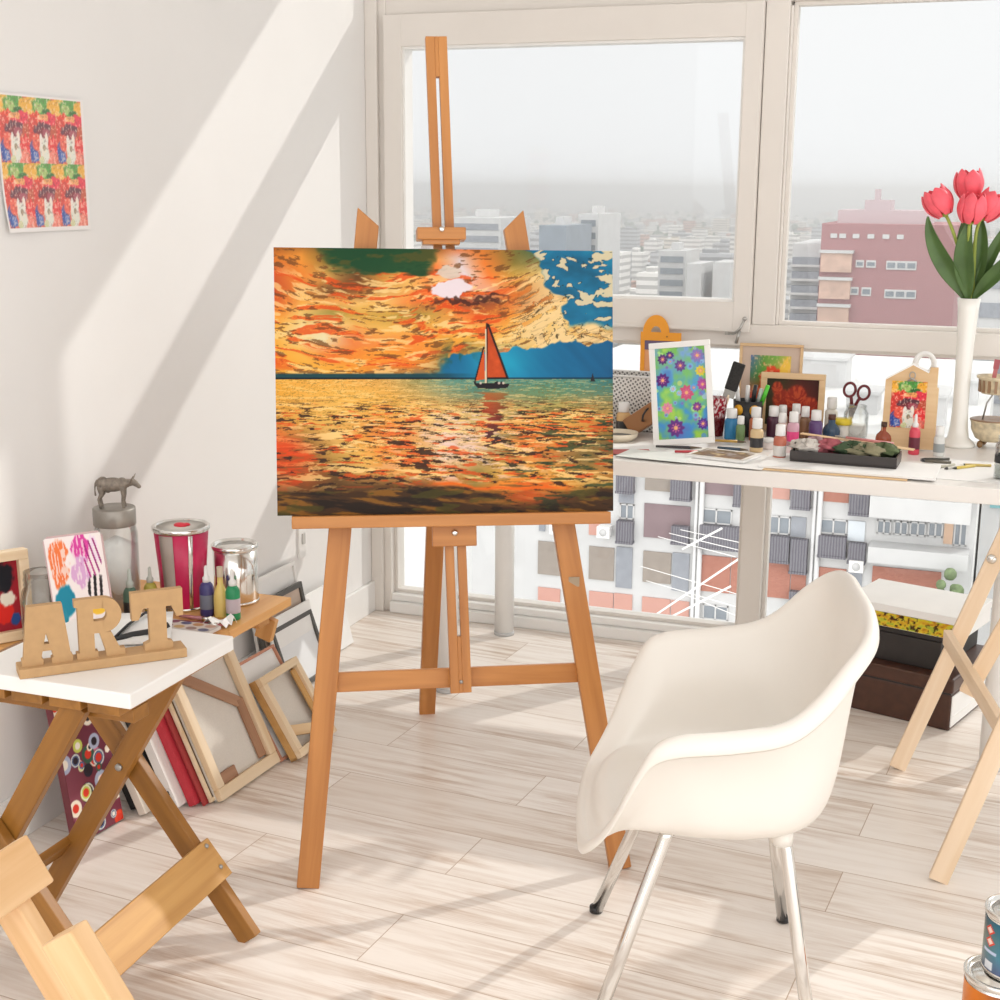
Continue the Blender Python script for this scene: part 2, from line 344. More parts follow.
    # red glow at the left rim
    rg=np.exp(-((u-.02)/.07)**2-((t-.55)/.14)**2);sea=mixc(sea,(.83,.26,.08),rg*sst(s1,.42,.55))
    col=np.where((v<hz)[...,None],sky,sea)
    # boat reflection
    R=np.random.RandomState(5)
    rx=.622+.012*np.sin(v*150)+.008*np.sin(v*370);rw=(.030*(1-sst(v,.55,.74))+.010)*(.55+.6*fbm(u*0+3,v*70,180))
    rm=(1-sst(np.abs(u-rx-.012),rw*.9,rw*1.1))*sst(v,.535,.545)*(1-sst(v,.74,.76))*sst(fbm(u*10,v*75,185),.30,.38)
    rc=gridc(np.clip((u-.56)/.12,0,1),np.clip((v-.53)/.22,0,1),['7a5a34 a0602c 8a6a3a','6a3418 a8401a 7a4420','5a2016 8a2818 4a1c18','4a1c20 4a1a20 2a2020','2a2424 30201c 202028'])
    col=col*(1-rm[...,None]*.9)+rc*rm[...,None]*.9
    # sails, mast, hull
    def P(p): return [((x)/1000.,(y)/1000.) for x,y in p]
    dark=(.10,.05,.05)
    m=inpoly(u,v,P([(620,283),(629,300),(650,390),(679,486),(620,488)]));col=np.where(m[...,None],np.array([.72,.27,.09])+(.16*(fbm(u*60,v*40,190)-.5)-.25*(.42-v)*2*(v<.42))[...,None]*np.array([1,.6,.4]),col)
    for a,b,w in (((624,284),(681,487),.0035),((622,487),(679,486),.003),((620,280),(617,515),.0028),((610,370),(583,500),.0026)):
        ax,ay=a[0]/1000,a[1]/1000;bx,by=b[0]/1000,b[1]/1000
        tt=np.clip(((u-ax)*(bx-ax)+(v-ay)*(by-ay))/((bx-ax)**2+(by-ay)**2),0,1)
        dd=np.hypot((u-ax-tt*(bx-ax))*W,v-ay-tt*(by-ay));col=mixc(col,dark,1-sst(dd,w*.8,w*1.6))
    m=inpoly(u,v,P([(611,372),(614,490),(586,496)]));col=np.where(m[...,None],np.array([.76,.30,.10]),col)
    m=inpoly(u,v,P([(615,300),(619,300),(618,505),(613,505)]));col=np.where(m[...,None],np.array([.82,.74,.62]),col)
    m=inpoly(u,v,P([(578,498),(590,505),(640,504),(650,497),(655,505),(663,498),(668,506),(686,508),(680,523),(640,528),(592,524),(582,512)]));col=np.where(m[...,None],np.array([.09,.06,.09]),col)
    for x in (.600,.655,.668): col=mixc(col,(.80,.72,.66),1-sst(np.hypot((u-x)*W,v-.505),.003,.006))
    m=inpoly(u,v,P([(938,465),(943,490),(947,500),(930,500),(934,485)]));col=np.where(m[...,None],np.array([.12,.10,.12]),col)
    return np.clip(col,0,1)
def blobs(u, v, col, L, seed=0, wob=.35, soft=.12):
    n1 = fbm(u*9, v*9, seed+1, 3)-.5; n2 = fbm(u*9, v*9, seed+2, 3)-.5
    for x, y, rx, ry, h in L:
        d = np.hypot((u-x)/rx + wob*n1*2, (v-y)/ry + wob*n2*2); col = mixc(col, hexc(h)[0], 1-sst(d, 1-soft, 1+soft))
    return col
def flat(u, h): return np.ones(u.shape+(3,))*hexc(h)[0]
def floral(u, v):                          # one floral motif: green top, red band, dark heart, pale star flower
    c = flat(u, 'd8604a'); c = blobs(u, v, c, [(.15,.1,.3,.14,'f0b040'),(.55,.1,.38,.15,'4f9a45'),(.9,.12,.2,.12,'e8a83c'),(.42,.14,.16,.08,'9fc06a'),(.7,.2,.14,.06,'2f6a34')], 11)
    c = blobs(u, v, c, [(.3,.33,.3,.12,'e8402f'),(.8,.32,.3,.12,'e5384a'),(.55,.28,.2,.05,'f0a060'),(.1,.45,.2,.2,'d84038'),(.5,.47,.34,.11,'5a3440'),(.45,.55,.2,.12,'7a3038'),(.62,.52,.14,.06,'a04a58'),(.9,.5,.14,.14,'c0503a')], 12, .6)
    c = blobs(u, v, c, [(.14,.82,.16,.16,'2f4a9a'),(.22,.9,.1,.08,'4468b8'),(.85,.78,.2,.2,'e83a3a'),(.78,.9,.2,.12,'ee7a6a'),(.25,.68,.18,.12,'e85a48')], 13)
    c = blobs(u, v, c, [(.52,.82,.17,.2,'dfe2d4'),(.42,.66,.06,.12,'ece6dc'),(.62,.64,.06,.12,'ece6dc'),(.52,.76,.05,.05,'9a8a70'),(.4,.95,.1,.06,'c8cf9a')], 14, .25)
    n = fbm(u*26, v*26, 15, 3); c = mixc(c, (.98,.86,.76), sst(n,.60,.7)*.55); return mixc(c, (.40,.2,.2), sst(1-n,.66,.74)*.35)
def poster(u, v):
    U, V = (u-.02)/.95, (v-.02)/.95; c = floral(np.mod(np.clip(U, 0, .999)*3, 1), np.mod(np.clip(V, 0, .999)*2, 1))
    e = (U < 0)|(U > 1)|(V < 0)|(V > 1); c = c*.78+.22*np.array([1,.95,.93]); return np.where(e[..., None], np.array([.94,.92,.91]), c)
def flower_field(u, v):
    n = fbm(u*5, v*8, 20, 3); c = gridc(n, v, ['4a6ac0 8ab0d8 7ac060 c8e070','5a8ad0 4aa0d0 8ad070 d0e060','6a70c0 4a90d0 90c850 c0d850'])
    R = np.random.RandomState(4)
    for k in range(40):
        x, y, r = R.rand(), R.rand(), .025+.04*R.rand(); d = np.hypot((u-x)*.57, v-y)/(r*.6); c = mixc(c, hexc(['a8c8f0','7ab8e8','c8e080','8a78c0','b8e890','5a90d0'][R.randint(6)])[0], (1-sst(d, .85, 1.1))*.8); c = mixc(c, (.55,.45,.75), (1-sst(d, .35, .5))*(k % 2))
    for x, y, r, h in [(.15,.12,.09,'5a3a78'),(.3,.08,.07,'4a3a80'),(.5,.2,.1,'6a4a90'),(.13,.35,.12,'5a3080'),(.85,.1,.12,'8a80c0'),(.9,.27,.09,'e0d040'),(.6,.5,.13,'d05a80'),(.93,.42,.1,'b050a0'),(.2,.66,.1,'e090a8'),(.8,.66,.08,'7a4090'),(.35,.88,.15,'6a3a88'),(.9,.85,.1,'5a3a98'),(.33,.45,.06,'a8d8f0'),(.45,.5,.05,'90c8e8'),(.75,.45,.07,'60a8e0'),(.3,.15,.05,'80b0e0')]:
        dx, dy = (u-x)*.57, (v-y); d = np.hypot(dx, dy)/(r*.6); a = np.arctan2(dy, dx); w = 1+.14*np.sin(a*9+x*40)
        c = mixc(c, hexc(h)[0], 1-sst(d, w*.9, w*1.1)); c = mixc(c, (.85,.45,.6), (1-sst(d, .5, .62))*(np.sin(a*8+y*30) > 0)*.8)
        c = mixc(c, (.95,.72,.5), 1-sst(d, .2, .3))
    return c
def owls(u, v):
    c = gridc(u, v, ['f0e8e0 b84a50 6a3040','7a3a4a 6a2f40 7a3848','8a4a58 73303f 6a2f40','803a48 7a4550 7a3040'])
    R = np.random.RandomState(9)
    for i in range(46):
        x, y, r = R.rand(), R.rand(), .03+.06*R.rand(); h = ['e0482c','f0e4d0','3a5a4a','d86a8a','b0b8d0','c8d060','5a6a90','e86038','2a2430'][R.randint(9)]
        d = np.hypot((u-x)*.42, v-y)/r*1.4; c = mixc(c, hexc(h)[0], 1-sst(d, .9, 1)); c = mixc(c, hexc(['f0e8dc','2a2028','d83a28'][i % 3])[0], (1-sst(d, .45, .55))); c = mixc(c, (.9,.9,.85), (1-sst(np.abs(d-.8), .05, .1))*(i % 2))
    return c
def poppy(u, v):
    c = gridc(u+.1*(fbm(u*8, v*8, 31)-.5), v+.1*(fbm(u*8, v*8, 32)-.5), ['5a70a0 6a9a4a 7ab050 d8b850','4a7a5a 5a9a3a c8a040 f0d070','d86a5a e0482a e8602c f0b850','e85a4a f07a48 d8482a e0803a'])
    c = blobs(u, v, c, [(.55,.5,.34,.32,'e2502e'),(.45,.42,.18,.12,'f08a58'),(.68,.36,.14,.1,'d83a22'),(.88,.25,.14,.2,'f4c850')], 33, .5); return mixc(c, (.98,.8,.6), sst(fbm(u*20, v*20, 34), .6, .68)*.5)
def roses(u, v):
    c = gridc(u, v, ['2a2a1a 3a3018 4a2018 3a1a14','3a3a20 5a2a18 7a2418 4a1a14','2a3018 6a3020 8a2a1c 5a2018'])
    for x, y, r in ((.3,.45,.2),(.58,.4,.24),(.85,.6,.2),(.2,.2,.12)):
        d = np.hypot(u-x, (v-y)*.75)/r; a = np.arctan2(v-y, u-x); c = mixc(c, (.62,.17,.10), (1-sst(d, .7, 1))*.8); c = mixc(c, (.80,.34,.18), sst(fbm(u*22+a, v*26+d*6, 36, 3), .5, .6)*(1-sst(d, .7, 1))*.7)
    return c
def palette_paint(u, v):
    c = flat(u, 'f1e6e4')
    n = fbm(u*40, v*14, 40, 3)
    c0 = c; c = blobs(u, v, c, [(.2,.2,.17,.19,'ee7a44'),(.62,.12,.2,.12,'d8449c'),(.55,.33,.16,.14,'d8a8d0'),(.85,.12,.1,.12,'ecd8e8')], 41, .5)
    c = mixc(c, hexc('f1e6e4')[0], sst(n, .52, .58)*.75)
    c = blobs(u, v, c, [(.22,.55,.17,.14,'1f86a0'),(.17,.68,.06,.06,'2a8aa0'),(.2,.88,.14,.10,'f4dc38'),(.28,.82,.1,.06,'f8ec80'),(.75,.66,.12,.045,'f0c040'),(.55,.68,.07,.03,'eed8a0')], 42, .25)
    k = blobs(u, v, c, [(.78,.46,.15,.12,'282024')], 43, .4); c = np.where((np.sin(u*60+v*12) > .0)[..., None], k, c)
    k = blobs(u, v, c, [(.8,.18,.14,.14,'a02a78'),(.7,.28,.1,.08,'b83a88')], 44, .5); c = np.where((np.sin(u*70-v*30) > .45)[..., None], k, c)
    return c
def leaf_box(u, v):
    n = fbm(u*26, v*4, 50, 3); c = gridc(n, v, ['4a2a14 c88a20 d8c030 a8c040 c8602a','3a2410 c89020 e0c838 90b038 d86a30']); return mixc(c, (.25,.13,.06), sst(fbm(u*40, v*6, 52), .58, .64))
def butterfly(u, v):
    c = flat(u, '9a1f2c'); return blobs(u, v, c, [(.2,.2,.2,.14,'e8c838'),(.6,.25,.3,.2,'181820'),(.5,.75,.3,.14,'d82a22'),(.2,.6,.2,.12,'58b8a8'),(.7,.55,.2,.1,'e8e0d0'),(.85,.85,.12,.1,'2a4a8a')], 60)
def watercolours(u, v):
    c = flat(u, 'cfc4bc')
    for i, h in enumerate('6a3a44 8a5a6a 5a5a78 b88a60 c09a88 a87a70 7a4a50 c0a070 9a8078 6a6a80'.split()):
        x, y = (i % 5+.5)/5, (i//5+.5)/2; c = mixc(c, hexc(h)[0], 1-sst(np.hypot((u-x)/.085, (v-y)/.2), .85, 1.05))
    return c
def magazine(u, v):
    n = fbm(u*8, v*5, 70, 3); c = gridc(n, v, ['d8c8b0 a89068 6a5a48 e8e0d8 504a48','e0d8d0 c0a880 8a6a50 584a48 d8d0c8']); return np.where(((u > .06)&(u < .94)&(v > .08)&(v < .92))[..., None], c, np.array([.93,.91,.88]))
def label_blue(u, v):
    c = gridc(u, v, ['3a3e44 2a7a9a 1f86b0','8a6a4a 2a80a0 1a84b4','7a7a70 3a88a8 1f86b0','8a8a84 4a5a90 1a80b0'])
    c = blobs(u, v, c, [(.05,.35,.05,.2,'c08a4a'),(.07,.65,.05,.2,'4a7a48')], 81, .3)
    for x, y in ((.24,.2),(.25,.42)): 
        d = np.abs(u-x)/.055+np.abs(v-y)/.12; c = np.where((d < 1)[..., None], np.array([.85,.25,.16]), c); c = np.where((d < .6)[..., None], np.array([.95,.85,.8]), c)
    c = np.where(((u > .17)&(u < .33)&(v > .58)&(v < .66))[..., None], np.array([.75,.8,.9]), c); return np.where(((u > .2)&(u < .3)&(v > .8)&(v < .98))[..., None], np.array([.88,.9,.93]), c)
def label_orange(u, v):
    c = gridc(u, v, ['e08a2c d87a24 4a2a4a c85a20','e08a2c d06a1c b89a8a d8782a','d87a20 c8601c b8a498 c87028'])
    return np.where(((u > .45)&(u < .75)&(v > .25)&(np.sin(v*60) > .2))[..., None], np.array([.55,.42,.4]), c)
def label_small(u, v):
    c = flat(u, '4a4e58'); c = np.where(((v > .15)&(v < .62))[..., None], np.array([.84,.82,.82]), c); return np.where(((v > .25)&(v < .55)&(np.sin(u*90) > .2)&(np.sin(v*90) > -.2))[..., None], np.array([.4,.4,.45]), c)
def paint(name, fn, w, h, nx, ny, M, parent=None, mat='canvas_paint', rough=.55):
    """A picture lying in local XY of M (centred), seen from +Z."""
    U, V = np.meshgrid(np.linspace(0, 1, nx+1), np.linspace(0, 1, ny+1)); c = np.clip(fn(U, V), 0, 1)
    X = (U-.5)*w; Y = (.5-V)*h
    return paint_surface(name, np.stack([X, Y, np.zeros_like(X)], -1), c, M, parent, mat, rough)
def paint_surface(name, P, c, M, parent, mat, rough):
    ny, nx = P.shape[0]-1, P.shape[1]-1; idx = np.arange((nx+1)*(ny+1)).reshape(ny+1, nx+1)
    f = np.stack([idx[1:, :-1], idx[1:, 1:], idx[:-1, 1:], idx[:-1, :-1]], -1).reshape(-1, 4)
    me = bpy.data.meshes.new(name); me.from_pydata(P.reshape(-1, 3).tolist(), [], f.tolist())
    at = me.color_attributes.new('Col', 'FLOAT_COLOR', 'POINT'); rg = np.concatenate([lin(c.reshape(-1, 3)), np.ones((c.shape[0]*c.shape[1], 1))], 1)
    at.data.foreach_set('color', rg.astype(np.float32).ravel())
    me.materials.append(paint_mat(mat, rough)); o = bpy.data.objects.new(name, me); COL.objects.link(o)
    for p in me.polygons: p.use_smooth = True
    o.matrix_basis = wm(parent).inverted() @ M
    if parent is not None: o.parent = parent
    MW[o.name] = M.copy(); return o
def paint_drum(name, fn, r, z0, z1, a0, a1, n, m, M, parent, mat='label_paint', rough=.35):
    U, V = np.meshgrid(np.linspace(0, 1, n+1), np.linspace(0, 1, m+1)); A = a0+(a1-a0)*U
    P = np.stack([r*np.cos(A), r*np.sin(A), z1+(z0-z1)*V], -1); return paint_surface(name, P, np.clip(fn(U, V), 0, 1), M, parent, mat, rough)
# ------------------------------------------------------------------ materials used
wall_m = plain('wall_paint', (.82, .80, .78), .7, var=.01, scale=3)
trim_m = plain('window_paint', (.76, .715, .665), .45, var=.012, scale=5)
white_m = plain('white_lacquer', (.86, .845, .82), .35, var=.01)
white_metal = plain('white_metal', (.84, .83, .81), .3, var=.01)
easel_w = wood('easel_beech', rgb('c88848'), rgb('a4652c'), .4)
table_w = wood('folding_table_wood', rgb('a8722f'), rgb('7a501c'), .4)
pine_w = wood('pine', rgb('f2dcc2'), rgb('e2c4a0'), .5)
chair_w = wood('honey_pine', rgb('ebc699'), rgb('cf9f69'), .45)
bare_w = wood('bare_stretcher_wood', rgb('ecd9bd'), rgb('d8b98f'), .55)
tan_w = wood('tan_wood', rgb('e2c398'), rgb('cda576'), .5)
mdf_m = plain('raw_mdf', rgb('b99468'), .75, var=.05, scale=60)
chrome_m = plain('chrome', (.78, .77, .75), .12, 1.0, var=.02)
tin_m = plain('tin_can_metal', (.78, .77, .74), .16, 1.0, var=.04, scale=8)
dark_m = plain('black_plastic', (.02, .02, .022), .4, var=.2)
steel_m = plain('grey_metal', (.42, .41, .39), .35, .8, var=.1)
paper_m = plain('paper_white', (.86, .85, .83), .7, var=.015)
canvas_m = plain('raw_canvas', rgb('d9d2c8'), .85, var=.03, scale=220)
pane_m = glass('window_glass', (.985, .99, .99), .10)
jar_m = glass('jar_glass', (.985, .99, .985), .55)
def floor_mat():
    m, nt, N, L, b = _new('whitewashed_planks'); MATS['floor'] = m
    tc0 = N.new('ShaderNodeTexCoord'); tc = N.new('ShaderNodeMapping'); tc.inputs['Rotation'].default_value = (0, 0, math.radians(4.3)); L.new(tc0.outputs['Object'], tc.inputs['Vector'])
    br = N.new('ShaderNodeTexBrick'); br.offset = .37; br.squash = 1
    br.inputs['Scale'].default_value = 1; br.inputs['Brick Width'].default_value = 1.28; br.inputs['Row Height'].default_value = .196
    br.inputs['Mortar Size'].default_value = .0013; br.inputs['Mortar Smooth'].default_value = .3; br.inputs['Bias'].default_value = 0
    br.inputs['Color1'].default_value = rgb('f3ece5')+(1,); br.inputs['Color2'].default_value = rgb('ece3da')+(1,); br.inputs['Mortar'].default_value = rgb('b8a28e')+(1,)
    L.new(tc.outputs[0], br.inputs['Vector'])
    # every plank reads its own stretch of grain
    bw = N.new('ShaderNodeTexBrick'); bw.offset = .37; bw.inputs['Scale'].default_value = 1; bw.inputs['Brick Width'].default_value = 1.28; bw.inputs['Row Height'].default_value = .196
    bw.inputs['Mortar Size'].default_value = 0; bw.inputs['Color1'].default_value = (0, 0, 0, 1); bw.inputs['Color2'].default_value = (1, 1, 1, 1); L.new(tc.outputs[0], bw.inputs['Vector'])
    ad = N.new('ShaderNodeVectorMath'); ad.operation = 'MULTIPLY_ADD'; ad.inputs[1].default_value = (9, 5, 3); L.new(bw.outputs['Color'], ad.inputs[0]); L.new(tc.outputs[0], ad.inputs[2])
    mp = N.new('ShaderNodeMapping'); mp.inputs['Scale'].default_value = (1.9, 26, 1); L.new(ad.outputs[0], mp.inputs['Vector'])
    n1 = N.new('ShaderNodeTexNoise'); n1.inputs['Scale'].default_value = 1.6; n1.inputs['Detail'].default_value = 8; n1.inputs['Roughness'].default_value = .68; n1.inputs['Distortion'].default_value = .5; L.new(mp.outputs[0], n1.inputs['Vector'])
    mp2 = N.new('ShaderNodeMapping'); mp2.inputs['Scale'].default_value = (1.5, 4.2, 1); L.new(ad.outputs[0], mp2.inputs['Vector'])
    n2 = N.new('ShaderNodeTexNoise'); n2.inputs['Scale'].default_value = 1.5; n2.inputs['Detail'].default_value = 3; L.new(mp2.outputs[0], n2.inputs['Vector'])
    r1 = N.new('ShaderNodeValToRGB'); r1.color_ramp.elements[0].position = .42; r1.color_ramp.elements[1].position = .80; L.new(n1.outputs['Fac'], r1.inputs[0])
    r2 = N.new('ShaderNodeValToRGB'); r2.color_ramp.elements[0].position = .36; r2.color_ramp.elements[1].position = .62; L.new(n2.outputs['Fac'], r2.inputs[0])
    mu = N.new('ShaderNodeMath'); mu.operation = 'MULTIPLY'; L.new(r1.outputs[0], mu.inputs[0]); L.new(r2.outputs[0], mu.inputs[1])
    m0 = N.new('ShaderNodeMath'); m0.operation = 'MULTIPLY_ADD'; m0.inputs[1].default_value = .95; L.new(mu.outputs[0], m0.inputs[0])
    m1 = N.new('ShaderNodeMath'); m1.operation = 'MULTIPLY'; m1.inputs[1].default_value = .22; L.new(r1.outputs[0], m1.inputs[0]); L.new(m1.outputs[0], m0.inputs[2])
    mx = N.new('ShaderNodeMix'); mx.data_type = 'RGBA'; mx.inputs['B'].default_value = rgb('b4957a')+(1,); L.new(m0.outputs[0], mx.inputs['Factor']); L.new(br.outputs['Color'], mx.inputs['A'])
    L.new(mx.outputs['Result'], b.inputs['Base Color']); b.inputs['Roughness'].default_value = .34; b.inputs['Specular IOR Level'].default_value = .4
    return m
def struct(name, mb, m, parent=None, bevel=0.0):
    o = mb.build(name, m, parent, bevel=bevel, origin=False)
    if parent is None: o['kind'] = 'structure'
    return o
# ------------------------------------------------------------------ the room
WX, WY = -2.09, 4.40                        # left wall plane, inner face of the window wall
struct('floor', MB().box(-2.2, 2.75, -.6, 4.55, -.1, 0), floor_mat())
struct('ceiling', MB().box(-2.2, 2.75, .6, 4.6, 2.9, 3.0), wall_m)
struct('wall_left', MB().box(WX-.12, WX, -.6, 4.55, 0, 2.9), wall_m)
struct('baseboard_left', MB().box(WX, WX+.014, -.6, WY-.005, 0, .112), plain('baseboard_paint', (.84, .825, .80), .45, var=.01), bevel=.003)
struct('trim_1', MB().box(WX, -2.019, WY, 4.52, 0, 2.64).box(WX, -2.045, WY-.018, WY, 0, 2.64), trim_m, bevel=.004)          # left jamb
struct('trim_2', MB().box(-.764, -.692, WY, 4.52, 1.085, 2.64).box(-.766, -.694, WY, 4.52, .065, 1.016).box(-.692, -.684, WY+.012, 4.50, 1.085, 2.04), trim_m, bevel=.003)   # mullion
struct('trim_3', MB().box(-2.0195, 2.599, WY+.0015, 4.5185, 1.016, 1.085), trim_m, bevel=.003)                                       # rail at desk height
struct('trim_4', MB().box(-2.0195, 2.599, WY+.0015, 4.5185, 2.052, 2.118), trim_m, bevel=.003)                                       # rail over the sashes
struct('trim_5', MB().box(-2.019, 2.6, WY-.02, 4.52, 0, .040).box(-2.019, 2.6, WY+.0, 4.52, .040, .066), white_m, bevel=.004)  # sill at the floor
struct('trim_6', MB().box(.95, 1.04, WY, 4.52, .065, 2.64), trim_m, bevel=.003)
struct('wall_front', MB().box(WX, 2.75, WY, 4.55, 2.64, 2.9).box(2.6, 2.75, WY, 4.55, 0, 2.64), wall_m)
def window(n, x0, x1, z0, z1, sash=0.0, bead=.012):
    w = thing('window_%d' % n, None, None, ((x0+x1)/2, WY+.06, z0), kind='structure')
    y0, y1 = (WY-.026, WY+.05) if sash else (WY+.03, WY+.07); f = sash or bead
    b = MB().box(x0, x0+f, y0, y1, z0, z1).box(x1-(.053 if sash else f), x1, y0, y1, z0, z1)
    zt, zb = (z1-.1, z0+.092) if sash else (z1-f, z0+f); xa, xb = x0+f, x1-(.053 if sash else f)
    b.box(xa, xb, y0, y1, zt, z1).box(xa, xb, y0, y1, z0, zb); b.build('sash' if sash else 'glazing_bead', trim_m, w, bevel=.001)
    if sash:
        MB().box(xa, xa+.008, y0+.012, y1, zb, zt).box(xb-.008, xb, y0+.012, y1, zb, zt).box(xa+.008, xb-.008, y0+.012, y1, zt-.008, zt).box(xa+.008, xb-.008, y0+.012, y1, zb, zb+.008).build('glazing_bead', white_m, w)
        k = MB().box(-.84, -.812, y0-.012, y0, 1.053, 1.063).tube([(-.825, y0-.012, 1.058), (-.805, y0-.03, 1.062), (-.79, y0-.034, 1.075), (-.777, y0-.03, 1.105)], .0045).tube([(-.80, y0-.03, 1.03), (-.795, y0-.034, 1.05), (-.79, y0-.03, 1.07)], .005).ball((-.777, y0-.03, 1.107), .007)
        k.build('window_latch', steel_m, w)
        MB().box(-1.99, -.86, y0-.006, y0, 1.066, 1.074).build('drip_rail', trim_m, w)
    MB().box(xa-.004, xb+.004, WY+.046, WY+.052, zb-.004, zt+.004).build('glass_pane', pane_m, w)
    return w
window(1, -2.017, -.766, 1.062, 2.051, sash=.064)
window(2, -.684, .95, 1.085, 2.052); window(3, -2.019, -.766, .066, 1.016); window(4, -.694, .95, .066, 1.016)
window(5, 1.04, 2.6, 1.085, 2.052); window(6, 1.04, 2.6, .066, 1.016)
window(7, -2.019, -.764, 2.118, 2.64); window(8, -.692, .95, 2.118, 2.64); window(9, 1.04, 2.6, 2.118, 2.64)
sw = thing('light_switch', 'white wall switch plate low on the left wall behind the easel leg', 'switch', (WX, 3.86, .34))
MB().box(WX, WX+.008, 3.835, 3.885, .33, .45).build('switch_plate', white_m, sw, bevel=.002); MB().box(WX+.008, WX+.013, 3.852, 3.868, .375, .41).build('rocker', plain('rocker_grey', (.55, .53, .5), .4), sw)

# ------------------------------------------------------------------ the city outside
GZ = -58
struct('ground', MB().box(-30000, 30000, 30, 60000, GZ-1, GZ), plain('city_ground', (.26, .27, .25), .9, var=.3, scale=.02))
conc = plain('pale_render', (.55, .55, .55), .8, var=.05, scale=.6); conc2 = plain('grey_render', (.55, .55, .55), .8, var=.06, scale=.5)
def brick_mat(name, c1, c2, sc=1.0):
    m, nt, N, L, b = _new(name); tc = N.new('ShaderNodeTexCoord'); mp = N.new('ShaderNodeMapping'); mp.inputs['Rotation'].default_value = (math.pi/2, 0, 0); L.new(tc.outputs['Object'], mp.inputs[0])
    br = N.new('ShaderNodeTexBrick'); br.inputs['Scale'].default_value = sc; br.inputs['Color1'].default_value = c1+(1,); br.inputs['Color2'].default_value = c2+(1,); br.inputs['Mortar'].default_value = tuple(x*1.15 for x in c1)+(1,); br.inputs['Mortar Size'].default_value = .02
    L.new(mp.outputs[0], br.inputs['Vector']); L.new(br.outputs['Color'], b.inputs['Base Color']); b.inputs['Roughness'].default_value = .85; return m
brick = brick_mat('red_brick', rgb('a07072'), rgb('966a6c'), 1.2); brick2 = brick_mat('orange_brick', rgb('a8705f'), rgb('9e6656'), 3)
def rail_mat():
    m, nt, N, L, b = _new('dark_balcony'); tc = N.new('ShaderNodeTexCoord'); w = N.new('ShaderNodeTexWave'); w.inputs['Scale'].default_value = 2.2; w.inputs['Distortion'].default_value = 1.5; L.new(tc.outputs['Object'], w.inputs['Vector'])
    r = N.new('ShaderNodeValToRGB'); r.color_ramp.elements[0].color = rgb('4e4d58')+(1,); r.color_ramp.elements[1].color = rgb('77757c')+(1,); L.new(w.outputs['Fac'], r.inputs[0]); L.new(r.outputs[0], b.inputs['Base Color']); b.inputs['Roughness'].default_value = .6; return m
FK = dict(b=plain('tan_blind', rgb('91877e'), .7, var=.08, scale=2), p=plain('pink_panel', rgb('c08f82'), .7, var=.05, scale=1), g=plain('grey_bay', rgb('8b8f97'), .6, var=.12, scale=2), d=rail_mat(),
          m=plain('maroon_panel', rgb('806c70'), .7, var=.08, scale=1), r=brick2, t=plain('tan_door', rgb('c9a88e'), .7), c=plain('white_blind', rgb('cfd6dc'), .6))
pane_dark = plain('far_window_glass', rgb('7c848c'), .15, var=.1, scale=1)
FN = dict(b='roller_blind', p='pink_panel', g='glazed_bay', d='balcony', m='maroon_panel', r='brick_panel', t='balcony_door', c='roller_blind', w='window')
FAC = '''b -23.27 -21.89 -19.22 -17.35;p -23.24 -21.97 -21.06 -19.97;g -23.24 -22.89 -16.78 -16.39;b -20.36 -18.96 -19.20 -17.36;g -18.84 -17.95 -19.51 -17.24;p -20.31 -18.95 -21.23 -19.88;p -18.90 -17.89 -21.09 -19.85;p -20.40 -19.78 -16.73 -16.01;d -18.85 -17.93 -14.11 -13.24;g -18.78 -17.96 -14.81 -14.16;w -18.70 -17.93 -15.68 -14.86;d -18.78 -17.90 -16.84 -15.74;b -17.38 -15.99 -14.02 -13.22;d -15.92 -14.86 -14.24 -13.28;m -17.37 -14.90 -16.57 -14.73;d -15.79 -14.88 -16.61 -15.74;b -17.35 -15.83 -19.04 -17.33;g -15.76 -14.85 -19.35 -17.27;p -17.34 -15.80 -21.05 -19.88;p -15.74 -14.77 -21.07 -19.90;m -14.39 -12.62 -13.97 -13.18;d -12.61 -12.25 -14.31 -13.20;w -14.33 -12.71 -15.52 -14.72;d -14.29 -12.19 -16.68 -15.55;r -14.21 -12.67 -19.20 -17.25;r -12.62 -12.10 -19.19 -17.25;w -14.02 -12.69 -20.73 -19.91;p -10.92 -9.81 -13.92 -12.93;d -9.69 -8.74 -14.19 -13.21;w -10.83 -9.71 -15.76 -14.81;g -9.66 -8.90 -15.82 -14.78;d -10.77 -9.65 -17.08 -15.81;d -9.58 -8.73 -17.56 -15.87;r -10.69 -9.56 -19.16 -17.29;r -9.51 -8.75 -18.89 -17.30;d -9.51 -8.64 -19.70 -18.63;r -8.25 -6.87 -13.84 -13.12;d -6.80 -5.83 -14.25 -13.18;w -8.21 -6.87 -15.50 -14.73;c -6.81 -5.98 -15.76 -14.73;d -8.20 -6.82 -16.55 -15.56;d -6.70 -5.86 -16.74 -15.81;r -8.20 -6.76 -18.45 -17.29;g -6.66 -5.97 -18.22 -17.33;r -5.48 -2.17 -17.84 -16.97;w -5.41 -4.73 -15.27 -14.56;w -4.59 -3.92 -15.25 -14.54;w -3.82 -3.06 -15.22 -14.51;w -2.96 -2.26 -15.20 -14.44;t -2.20 -1.78 -15.49 -14.38;w -1.73 -1.12 -15.54 -14.28'''
fb = thing('apartment_block', 'pale apartment block with brick panels and dark balconies just below the desk level outside', 'building', (-12, 70, GZ))
MB().box(-27.2, -.75, 70.05, 72, GZ, -12.2).box(-25.2, -24.9, 69.9, 70.05, GZ, -12.4).build('facade_wall', conc, fb)
MB().box(-33.8, -.75, 72, 126, GZ, -12.7).box(-27.2, -.75, 69.6, 70.3, -12.9, -11.95).build('roof', plain('white_roof', (.70, .70, .69), .8, var=.03, scale=.2), fb)
